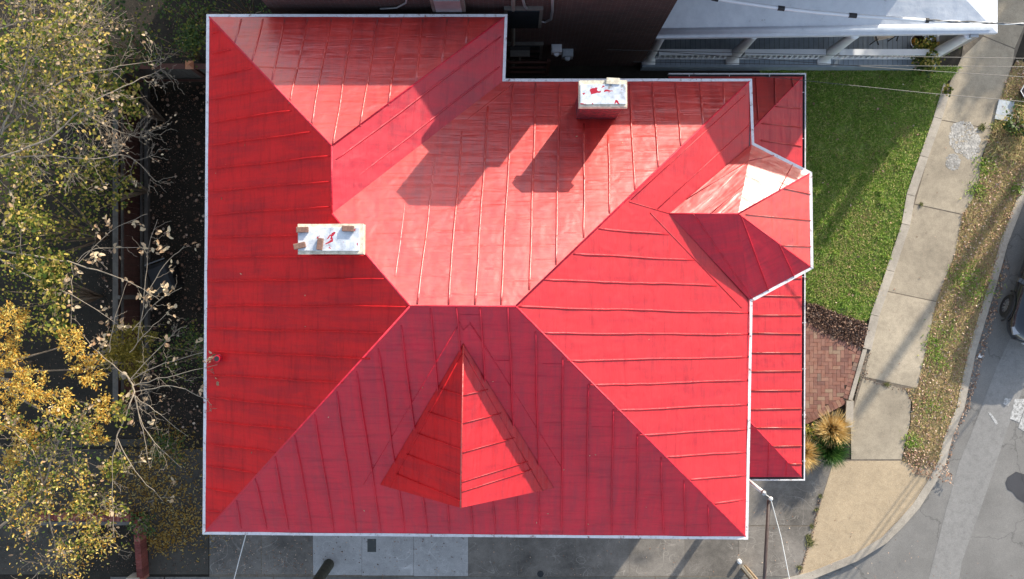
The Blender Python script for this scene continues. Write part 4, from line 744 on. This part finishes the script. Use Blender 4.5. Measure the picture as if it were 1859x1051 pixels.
# black puck on slab and utility cover in the pavement
b = MB(); b.prism([tuple(G(*p))[:2] for p in [(667, 978), (683, 978), (683, 1002), (667, 1002)]], .11, .131); o = b.build('utility_cover', simple('dark iron cover', (.06, .065, .06), .6)); tag(o, 'small dark rectangular cover set in the pale slab', 'cover')
q_ = G(981, 1042); b = MB(); b.lathe((q_.x, q_.y, .12), [(.09, 0), (.09, .012), (.07, .014), (.06, .008), (0, .008)], 16); o = b.build('valve_cover', BLACK); tag(o, 'small round black cover in the swirled dark pavement', 'cover')
# ------------------------------------------------------------------ ornamental grasses and plants
def clump(px, py, n, h, spread, mt, label, r0=.13, name='grass_clump'):
    c = G(px, py); root = empty(name, tuple(c), label, 'grass', 'ornamental grasses beside the patio')
    a = rng.uniform(0, 2*np.pi, n); d = np.stack([np.cos(a), np.sin(a), np.zeros(n)], 1); r = rng.uniform(0, 1, (n, 1))**.5
    P0 = np.array([c.x, c.y, .12])+d*r*r0; hh = h*rng.uniform(.6, 1.15, (n, 1)); sp = spread*r*rng.uniform(.5, 1.3, (n, 1)); side = np.stack([-d[:, 1], d[:, 0], np.zeros(n)], 1)*.006*rng.uniform(.7, 1.6, (n, 1)); z = np.array([[0, 0, 1.]])
    d2 = unit(d+rng.normal(size=(n, 3))*np.array([.35, .35, 0]))
    rows = []
    for t, wz in ((0, 1), (.3, 1), (.6, .9), (.85, .6), (1, .15)):
        c_ = P0+d2*sp*t**1.6+z*hh*(t-.42*t**3*(sp/ max(spread, .01))); rows += [c_-side*wz, c_+side*wz]
    quadmesh('blades', np.stack(rows, 1), [(0, 1, 3, 2), (2, 3, 5, 4), (4, 5, 7, 6), (6, 7, 9, 8)], mt, root)
clump(1505, 778, 1300, .8, .46, STRAW, 'straw gold ornamental grass clump nearest the patio kerb')
clump(1452, 820, 1100, .8, .46, STRAW, 'straw gold ornamental grass clump half under the porch eave')
clump(1500, 812, 1500, .8, .44, DEEPGR, 'dark green ornamental grass clump between the two straw coloured ones')
c = G(1462, 783); P = np.array([c.x, c.y, .2])+rng.normal(size=(260, 3))*np.array([.16, .16, .1]); tag(leafmesh('low_shrub', P, .07, GLEAF, flat=.4, wr=.8), 'small bright green leafy shrub at the patio edge', 'shrub')
def bush(px, py, z, r, n, size, mt, label, grp, name='shrub', wr=.75, squash=.6, sparse=0):
    if px < 440: n = int(n*.62); size = size*.74
    c = G(px, py, z); root = empty(name, (c.x, c.y, GZ), label, 'shrub', grp); b = MB(); tips = []
    for k in range(14):
        a = random.uniform(0, 6.28); rr = r*random.uniform(.3, 1); t = Vector((c.x+rr*math.cos(a), c.y+rr*math.sin(a), z+random.uniform(-.4, .5)*r*squash)); tips.append(t)
        b.tube([(c.x, c.y, .1), Vector((c.x, c.y, .1)).lerp(t, .6)+Vector((0, 0, .2)), t], [.03, .018, .006], 5)
    part(b, 'stems', BARKD, root)
    P = []; k = 0
    cl = [np.array(t)+rng.normal(size=3)*r*.12 for t in tips for _ in range(3)]
    for _ in range(n): q = cl[rng.integers(len(cl))]; P.append(q+rng.normal(size=3)*np.array([r*.2, r*.2, r*.16]))
    leafmesh('foliage', np.array(P), size, mt, root, flat=.35, wr=wr); return root
grp = 'shrubs in the shaded back yard'
bush(205, 62, 2.8, 1.0, 900, .12, VLEAF, 'large dark green shrub right of the bare twigs at the top left', grp)
bush(320, 75, 2.2, .75, 900, .09, VLEAF, 'dark shrub with yellow tinged leaves behind the capped fence post', grp)
bush(345, 30, 2.0, .8, 900, .09, DEEPGR if 0 else VLEAF, 'very dark shrub beside the upper left roof corner', grp)
bush(430, 5, 1.8, .8, 600, .09, VLEAF, 'dark shrub partly hidden above the upper left eave', grp)
bush(215, 178, 3.6, .6, 420, .13, GLEAF, 'green and yellow broad leaved shrub over the fence corner', grp)
bush(160, 165, 3.6, .9, 900, .13, GLEAF, 'broad leaved shrub with green leaves left of the fence corner', grp)
bush(190, 325, 3.4, .8, 900, .10, GLEAF, 'broad leaved shrub leaning over the fence middle', grp)
bush(70, 310, 4.2, 1.1, 1300, .12, GLEAF, 'wide yellow green shrub at the left edge above the middle', grp)
bush(40, 120, 4.6, 1.1, 1300, .12, GLEAF, 'wide yellow green shrub in the top left corner', grp)
bush(110, 40, 3.8, .9, 900, .12, GLEAF, 'yellow green shrub along the top left frame edge', grp)
bush(335, 650, 2.2, .75, 1300, .08, VLEAF, 'dark leafy shrub close to the left eave below the bin', grp)
bush(100, 420, 3.5, 1.0, 1100, .09, GLEAF, 'mixed green shrub below the tree fork at left', grp)
bush(30, 400, 4.6, .9, 1000, .09, GLEAF, 'lit green shrub hugging the left edge at mid height', grp)
bush(60, 540, 4.4, 1.0, 1300, .08, GLEAF, 'pale green shrub just above the yellow tree', grp)
bush(300, 815, 1.0, .5, 600, .08, VLEAF, 'low green shrub at the driveway edge near the lower left eave', grp)
bush(255, 950, .7, .35, 300, .09, VLEAF, 'small weed clump at the corner of the low brick wall', grp)
bush(1700, 95, 1.3, .42, 650, .08, GLEAF, 'lit leafy vine shrub beside the neighbour porch corner', 'shrubs at the neighbour porch')
bush(1672, 112, 1.0, .35, 500, .08, VLEAF, 'dark leafy vine shrub at the foot of the neighbour corner column', 'shrubs at the neighbour porch')
bush(1722, 165, .5, .13, 90, .07, GLEAF, 'small pale plant at the end of the lawn edging', 'shrubs at the neighbour porch')
bush(1850, 225, .4, .3, 260, .08, VLEAF, 'leafy weeds by the six sided planter on the verge', 'shrubs on the verge')
P0 = scatter([(1800, 236), (1845, 190), (1880, 190), (1870, 300), (1800, 280)], 700, .14); tag(blades('straw_stalks', P0, .30, .012, 1.3, DRYGR), 'long tangled dry stalks on the verge near the flat slab', 'stalks', kind='stuff')
gp = []
for (x, y, r_, n) in ((1470, 985, 7, 260), (1468, 975, 5, 160), (1474, 955, 3, 80), (1482, 925, 3, 60), (1489, 900, 3, 60), (1451, 1030, 4, 90), (1557, 688, 4, 90), (1610, 698, 4, 80), (1672, 371, 3, 60), (1782, 232, 6, 180), (1720, 600, 4, 50)):
    cc = G(x, y, .12); a = rng.normal(size=(n, 2))*r_*.0154*.5; gp.append(np.stack([cc.x+a[:, 0], cc.y+a[:, 1], np.full(n, .12)], 1))
tag(blades('crack_weeds', np.concatenate(gp), .07, .014, .9, island('mossy weeds', [(0, (.08, .10, .03)), (1, (.26, .25, .10))], .7, .2)), 'mossy weeds growing in the cracks between the paving slabs', 'weeds', kind='stuff')
# ------------------------------------------------------------------ trees
def grow(mbw, tips, path, r0, r1, depth=2, dens=5, tw=.9, spread=1.0):
    pts = [Vector(p) for p in path]; 
    # smooth path
    fine_ = []
    for i in range(len(pts)-1):
        p0, p1, p2, p3 = pts[max(i-1, 0)], pts[i], pts[i+1], pts[min(i+2, len(pts)-1)]
        for k in range(5):
            t = k/5; fine_.append(.5*((2*p1)+(p2-p0)*t+(2*p0-5*p1+4*p2-p3)*t*t+(3*p1-p0-3*p2+p3)*t**3))
    fine_.append(pts[-1]); m_ = len(fine_); rs = [r0+(r1-r0)*(i/(m_-1)) for i in range(m_)]
    for i in range(1, m_-1): fine_[i] += Vector((random.gauss(0, 1), random.gauss(0, 1), random.gauss(0, 1)))*.012
    mbw.tube(fine_, rs, 7 if r0 > .03 else 5, cap=False)
    L_ = sum((fine_[i+1]-fine_[i]).length for i in range(m_-1)); tips.append((fine_[-1], (fine_[-1]-fine_[-2]).normalized()))
    if depth <= 0:
        for i in range(1, m_): tips.append((fine_[i], (fine_[i]-fine_[i-1]).normalized())) if random.random() < .5 else None
        return
    for _ in range(int(L_*dens)+1):
        i = random.randint(int(m_*.15), m_-2); p = fine_[i]; d = (fine_[i+1]-fine_[i]).normalized(); s_ = random.choice((-1, 1)); a = random.uniform(.5, 1.15)*s_*spread
        dd = Matrix.Rotation(a, 3, 'Z') @ d; dd.z = random.uniform(-.25, .35); dd.normalize(); ln = tw*random.uniform(.35, 1.1)*(1-.4*i/m_)
        c1 = p+dd*ln*.5+Vector((random.gauss(0, .07), random.gauss(0, .07), 0))*ln; e = p+dd*ln+Vector((random.gauss(0, .09), random.gauss(0, .09), random.uniform(-.02, .1)))*ln
        grow(mbw, tips, [p, c1, e], min(max(rs[i]*.4, .0045), .008), .0025, depth-1, dens*1.1, tw*.55, spread)
def tree(label, trunk, limbs, leaves, bark=BARK, name='tree', depth=2, dens=3.5, tw=.9, grp='trees along the left side'):
    base = Vector((trunk[0][0], trunk[0][1], GZ)); root = empty(name, tuple(base), label, 'tree', grp); b = MB(); b.tube(trunk, [.14*(1-.5*i/(len(trunk)-1)) for i in range(len(trunk))], 10); part(b, 'trunk', bark, root, True)
    b = MB(); tips = []
    for lm in limbs:
        r0, pts = lm[0], [G(*p) for p in lm[1]]; grow(b, tips, pts, r0*.6, .005, depth, dens, tw)
    part(b, 'branches', bark, root, True)
    for (nm, mt, n, size, sp, wr, f) in leaves:
        tp = [t for t in tips if f(t[0])]
        if not tp: continue
        # choose clusters so that leaves come in bunches
        ncl = max(1, int(n/5)); idx = rng.integers(len(tp), size=ncl); P = []; D = []
        for i in idx:
            for _ in range(5): P.append(np.array(tp[i][0])+rng.normal(size=3)*sp); D.append(np.array(tp[i][1])+rng.normal(size=3)*.6)
        leafmesh(nm, np.array(P), size, mt, root, flat=.6, wr=wr, D=np.array(D))
    return root
any_ = lambda p: True
def box_(x0, x1, y0, y1):
    def f(p):
        k = F/(H-p.z); X = CX+p.x*k; Y = CY-p.y*k; return x0 <= X <= x1 and y0 <= Y <= y1
    return f
z = 6.2
tb = G(-60, 300, 0)
tree('half bare tree with pale twigs and yellow green leaves in the upper left corner', [(tb.x, tb.y, 0), (tb.x+.1, tb.y, 3), (G(-30, 290, 5.6).x, G(-30, 290, 5.6).y, 5.6)],
     [(.055, [(-30, 290, 5.6), (0, 285, 5.9), (90, 250, 6.2), (160, 190, 6.3), (240, 150, 6.3), (300, 123, 6.2)]), (.045, [(-20, 260, 5.7), (30, 215, 6.0), (110, 150, 6.3), (170, 130, 6.3), (285, 109, 6.3)]), (.04, [(-20, 290, 5.7), (20, 200, 6.2), (58, 60, 6.6), (60, -30, 6.8)]),
      (.035, [(-20, 290, 5.7), (80, 283, 6.0), (170, 288, 6.0), (232, 284, 5.9), (284, 330, 5.7)]), (.03, [(0, 240, 6), (60, 110, 6.3), (90, 55, 6.4), (150, -10, 6.5)]), (.028, [(60, 120, 6.4), (110, 90, 6.3), (150, 50, 6.1), (183, -5, 6)]), (.025, [(90, 170, 6), (130, 195, 6), (220, 240, 5.8), (262, 252, 5.7)]), (.025, [(-20, 60, 6.6), (40, 40, 6.6), (100, 35, 6.4), (160, 60, 6.2)]), (.02, [(120, 90, 5.8), (160, 70, 5.8), (230, 20, 5.8)])],
     [('leaves', GLEAF, 2000, .085, .13, .65, box_(-80, 190, -40, 330)), ('sparse_leaves', TANLEAF, 600, .08, .07, .6, box_(-80, 310, -40, 340))], dens=6.2, tw=1.0)
tb = G(-120, 470, 0)
tree('slender tree with long bare twigs tipped with tan leaves at mid left', [(tb.x, tb.y, 0), (tb.x, tb.y, 3), (G(-40, 455, 5.4).x, G(-40, 455, 5.4).y, 5.4)],
     [(.05, [(-40, 455, 5.4), (10, 456, 5.6), (70, 466, 5.8), (140, 480, 5.9), (232, 510, 6), (290, 545, 6)]), (.035, [(0, 470, 5.6), (60, 505, 5.8), (130, 535, 5.8), (230, 600, 5.6)]), (.02, [(130, 480, 5.8), (131, 540, 5.8), (127, 640, 5.6)]), (.018, [(250, 620, 5.6), (262, 540, 6), (268, 460, 6.2), (286, 398, 6.3)]),
      (.018, [(262, 540, 6), (300, 480, 6.1), (335, 446, 6.2)]), (.016, [(140, 475, 5.9), (180, 450, 6), (300, 452, 6)]), (.015, [(198, 640, 5.7), (205, 590, 5.9), (232, 510, 6)]), (.015, [(240, 600, 5.8), (290, 545, 6), (330, 522, 6.2)]), (.015, [(235, 640, 5.8), (280, 590, 6), (312, 560, 6.1)]), (.015, [(140, 480, 5.8), (200, 420, 5.9), (268, 388, 6)]), (.015, [(40, 470, 5.8), (40, 400, 6), (85, 350, 6)]), (.014, [(98, 480, 5.8), (100, 560, 5.8), (100, 600, 5.7)])],
     [('withered_leaves', TANLEAF, 330, .12, .06, .55, any_), ('leaves', GLEAF, 1300, .10, .13, .6, box_(-80, 110, 380, 620))], dens=1.5, tw=.7, depth=1)
tb = G(60, 660, 0)
def crown(name, label, centers, mt, n, size, trunkxy, wr=.4, zr=.35):
    root = empty(name, (trunkxy.x, trunkxy.y, GZ), label, 'tree', 'trees along the left side'); b = MB(); b.tube([(trunkxy.x, trunkxy.y, .1), (trunkxy.x, trunkxy.y, 3.2)], [.09, .06], 8)
    for (px, py, z_, r) in centers: c_ = G(px, py, z_-.4); b.tube([(trunkxy.x, trunkxy.y, 3.0), Vector((trunkxy.x, trunkxy.y, 3.6)).lerp(c_, .5), c_], [.04, .025, .01], 6)
    part(b, 'trunk', BARKD, root, True); P = []; D = []
    wts = np.array([c_[3]**2 for c_ in centers]); wts = wts/wts.sum()
    for (px, py, z_, r), wgt in zip(centers, wts):
        c_ = np.array(G(px, py, z_)); ncl = int(n*wgt/26)+1
        for _ in range(ncl):
            d = unit(rng.normal(size=3)); q = c_+d*r*rng.uniform(.45, 1.02)*np.array([1, 1, .6]); q[2] += 0; dirn = unit(d*np.array([1, 1, .3])+rng.normal(size=3)*.3)
            for _k in range(26): t = rng.uniform(-.5, .5); P.append(q+dirn*t*r*.35+rng.normal(size=3)*.045); D.append(dirn+rng.normal(size=3)*.7)
    leafmesh('crown', np.array(P), size, mt, root, flat=.7, wr=wr, D=np.array(D)); return root
crown('tree', 'bright yellow leaved tree at the lower left', [(15, 590, 5.6, .5), (10, 640, 5.5, .45), (130, 625, 5.8, .4), (160, 670, 5.6, .42), (60, 700, 5.8, .4), (105, 735, 5.8, .4), (10, 750, 5.6, .4), (55, 800, 5.5, .4), (190, 740, 5.4, .35), (30, 690, 5.5, .4), (170, 790, 5.2, .3), (15, 840, 5.2, .35)], YLEAF, 7500, .07, tb)
crown('tree', 'thin olive yellow tree right of the bright yellow one', [(225, 620, 4.3, .5), (240, 660, 4.4, .5), (210, 650, 4.6, .4), (255, 610, 4.2, .35)], island('olive leaves', [(0, (.14, .12, .02)), (.6, (.30, .25, .04)), (1, (.48, .36, .07))], .5, .3), 3000, .07, G(240, 640, 0))
tb = G(20, 1130, 0)
tree('tree with thick pale limbs and sparse gold leaves in the lower left corner', [(tb.x, tb.y, 0), (tb.x, tb.y, 3), (G(10, 1090, 5).x, G(10, 1090, 5).y, 5)],
     [(.07, [(10, 1090, 5), (-20, 990, 5.3), (30, 930, 5.5), (76, 885, 5.7), (100, 815, 5.9), (130, 765, 6.1), (165, 742, 6.2)]), (.05, [(78, 885, 5.7), (88, 935, 5.6), (100, 990, 5.5), (112, 1060, 5.3)]), (.03, [(80, 885, 5.7), (60, 820, 5.8), (20, 780, 5.8), (-20, 750, 5.8)]), (.03, [(-30, 850, 5.6), (20, 880, 5.6), (70, 900, 5.6), (130, 920, 5.6)]), (.028, [(100, 990, 5.5), (150, 960, 5.6), (190, 925, 5.6), (230, 915, 5.6)]), (.025, [(105, 1010, 5.4), (70, 1040, 5.3), (40, 1070, 5.2)]), (.02, [(130, 770, 6), (135, 850, 5.8), (160, 930, 5.7), (190, 985, 5.6), (240, 1003, 5.5)])],
     [('leaves', GLEAF, 2200, .075, .13, .55, box_(-80, 230, 740, 1000)), ('gold_foliage', YLEAF, 1900, .075, .12, .42, box_(-80, 210, 860, 1080)), ('withered_leaves', TANLEAF, 300, .10, .08, .6, any_)], bark=BARKD, dens=4.2, tw=.8)
tb = G(223, 681, 0)
tree('bare tree with fine pale twigs reaching the left eave', [(tb.x, tb.y, 0), tuple(G(224, 681, 3)), (G(225, 680, 5.4).x, G(225, 680, 5.4).y, 5.4)],
     [(.045, [(225, 680, 5.4), (236, 690, 5.6), (243, 718, 5.9), (215, 790, 6), (204, 850, 6), (207, 975, 5.9)]), (.025, [(243, 718, 5.9), (270, 790, 6), (330, 850, 6)]), (.022, [(213, 795, 6), (245, 855, 6), (296, 910, 6)]), (.022, [(236, 690, 5.6), (300, 660, 6), (370, 640, 6.3)]), (.02, [(243, 712, 5.8), (310, 700, 6.2), (368, 722, 6.5), (384, 735, 6.7)]), (.02, [(243, 700, 5.8), (320, 680, 6.3), (395, 662, 6.8)]), (.02, [(243, 718, 5.9), (280, 745, 6), (342, 793, 6)]), (.018, [(245, 718, 6), (258, 780, 6), (272, 850, 6)]), (.02, [(235, 690, 5.7), (310, 610, 5.9), (340, 590, 6)]), (.018, [(235, 690, 5.6), (180, 640, 5.8), (140, 600, 5.8)]), (.015, [(213, 800, 5.9), (228, 850, 5.8), (248, 865, 5.8)])],
     [('withered_leaves', TANLEAF, 150, .10, .05, .6, any_), ('leaves', GLEAF, 260, .09, .10, .7, box_(60, 230, 690, 860))], dens=2.6, tw=.62)
# trees down the street whose shade dapples the lawn (outside the frame)
for (px, py, z_, r, lab) in ((1540, 185, 6.5, 1.15, 'street tree shading the upper lawn'), (1640, 165, 6.2, .8, 'slim street tree beside the one shading the upper lawn'), (1850, 20, 6, 1.1, 'street tree shading the top of the sidewalk')) :
    c_ = sh(px, py, z_); root = empty('tree', (c_.x, c_.y, 0), lab, 'tree', 'street trees beyond the frame'); b = MB(); b.tube([(c_.x, c_.y, 0), (c_.x, c_.y, z_)], [.14, .05], 8)
    P = []
    for _ in range(26):
        d = unit(rng.normal(size=3)); q = np.array(c_)+d*r*np.array([1, 1, .7])*rng.uniform(.4, 1); b.tube([(c_.x, c_.y, z_-r*.9), Vector(q)], [.03, .01], 5); P.append(q+rng.normal(size=(130, 3))*r*.2)
    part(b, 'trunk', BARK, root); leafmesh('crown', np.concatenate(P), .16, GLEAF, root, wr=.8)
tip = G(1735, 560); q_ = tip+Vector((SUN.x, SUN.y, 0))*((8-.12)/SUN.z); b = MB(); b.tube([(q_.x, q_.y, 0), (q_.x+.1, q_.y, 4), (q_.x, q_.y, 8)], [.32, .27, .2], 14); o = b.build('bare_tree', BARK); tag(o, 'bare topped street tree whose broad shadow runs along the verge', 'tree')
tip = G(1478, 455); q_ = tip+Vector((SUN.x, SUN.y, 0))*((7-.12)/SUN.z); b = MB(); b.tube([(q_.x, q_.y, 0), (q_.x, q_.y, 7)], [.2, .16], 14); o = b.build('street_post', MOSS); tag(o, 'thick street post whose shadow slants across the middle of the lawn', 'post')
# ------------------------------------------------------------------ parked car
hd = Vector((-.31, -.951, 0)).normalized(); wp = G(1818, 552, .34); 
car = empty('parked_car', (0, 0, 0), 'dark blue grey car parked at the kerb on the right edge', 'car')
# car frame: +x forward (hd), +y to the kerb side; origin at ground centre
rz = math.atan2(hd.y, hd.x); left = Vector((-hd.y, hd.x, 0)); kerbside = -left if (-left).x < 0 else left
ys_ = 1 if kerbside == left else -1
org = wp - hd*1.38 - kerbside*1.04; car.location = (org.x, org.y, .004); car.rotation_euler = (0, 0, rz)
prof = [(-2.2, .62, .82), (-2.15, .74, .98), (-1.7, .83, 1.0), (-1.1, .88, 1.0), (0, .89, .98), (.9, .89, .96), (1.4, .87, .92), (1.8, .82, .86), (2.08, .70, .76), (2.2, .50, .62)]
b = MB(); rings = []
for (x, hw, zt) in prof:
    ring = [(x, -hw*.93, .22), (x, -hw, .42), (x, -hw*1.0, zt-.22), (x, -hw*.93, zt-.06), (x, -hw*.55, zt+.02), (x, 0, zt+.045), (x, hw*.55, zt+.02), (x, hw*.93, zt-.06), (x, hw, zt-.22), (x, hw, .42), (x, hw*.93, .22)]; rings.append(ring)
vs = [p for r_ in rings for p in r_]; fs = []; m = 11
for i in range(len(rings)-1):
    for k in range(m): k2 = (k+1) % m; fs.append((i*m+k, i*m+k2, (i+1)*m+k2, (i+1)*m+k))
fs += [tuple(range(m)), tuple((len(rings)-1)*m+k for k in range(m))[::-1]]; b.mesh(vs, fs); o = b.build('body', CARP, car, True); s_ = o.modifiers.new('sub', 'SUBSURF'); s_.levels = 2; s_.render_levels = 2
def cabin(x0, x1, x2, x3, z0, z1, w0, w1): return [(x0, -w0, z0), (x3, -w0, z0), (x3, w0, z0), (x0, w0, z0), (x1, -w1, z1), (x2, -w1, z1), (x2, w1, z1), (x1, w1, z1)]
b = MB(); b.mesh(cabin(-1.9, -1.35, .25, 1.0, .93, 1.46, .80, .62), [(0, 1, 5, 4), (1, 2, 6, 5), (2, 3, 7, 6), (3, 0, 4, 7)]); b.build('glazing', GLASS, car)
b = MB(); b.mesh(cabin(-1.42, -1.36, .26, .32, 1.43, 1.49, .66, .60), [(0, 1, 5, 4), (1, 2, 6, 5), (2, 3, 7, 6), (3, 0, 4, 7), (4, 5, 6, 7)]); b.build('roof', CARP, car)
for s_ in (-1, 1):
    b = MB(); b.tube([(.98, s_*.79, .95), (.28, s_*.63, 1.46)], .03, 6); b.tube([(-.45, s_*.80, .95), (-.5, s_*.63, 1.46)], .025, 6); b.build('pillar', CARP, car)
    b = MB(); b.box((.72, s_*1.0, 1.0), (.12, .22, .14), s_*.2); b.build('mirror', CARP, car)
    b = MB(); b.box((1.98, s_*.60, .70), (.22, .22, .08), -s_*.5); b.build('headlight', METAL, car)
    for x in (1.38, -1.32):
        b = MB(); n = 28; pr_ = [(.20, -.1), (.30, -.1), (.33, -.06), (.33, .06), (.30, .1), (.20, .1)]
        for (r_, yy) in pr_: pass
        vs = [(x+r_*math.cos(2*math.pi*k/n), s_*.83+yy, .34+r_*math.sin(2*math.pi*k/n)) for (r_, yy) in pr_ for k in range(n)]; fs = [(i*n+k, i*n+(k+1) % n, ((i+1) % 6)*n+(k+1) % n, ((i+1) % 6)*n+k) for i in range(6) for k in range(n)]
        b.mesh(vs, fs); ty = b.build('wheel', TYRE, car, True); b = MB()
        for k in range(10):
            a = 2*math.pi*k/10; c_ = Vector((x+.11*math.cos(a), s_*.90, .34+.11*math.sin(a))); b.box(c_, (.2, .025, .032), rot=Matrix.Rotation(-a, 3, 'Y'))
        vs = [(x+r_*math.cos(2*math.pi*k/n), s_*yy, .34+r_*math.sin(2*math.pi*k/n)) for (r_, yy) in ((.19, .90), (.225, .915), (.225, .86)) for k in range(n)]; b.mesh(vs, [(i*n+k, i*n+(k+1) % n, (i+1)*n+(k+1) % n, (i+1)*n+k) for i in range(2) for k in range(n)]); b.build('rim', RIM, ty)
        b = MB(); b.tube([(x+.43*math.cos(t), s_*.895, .34+.40*math.sin(t)) for t in [math.pi*(k/14) for k in range(15)]], .028, 6); b.build('wheel_arch', BLACK, car)
b = MB(); b.box((2.14, 0, .5), (.12, 1.0, .22)); b.build('grille', BLACK, car); b = MB(); b.box((2.24, 0, .42), (.03, .4, .1)); b.build('number_plate', SIDING, car)
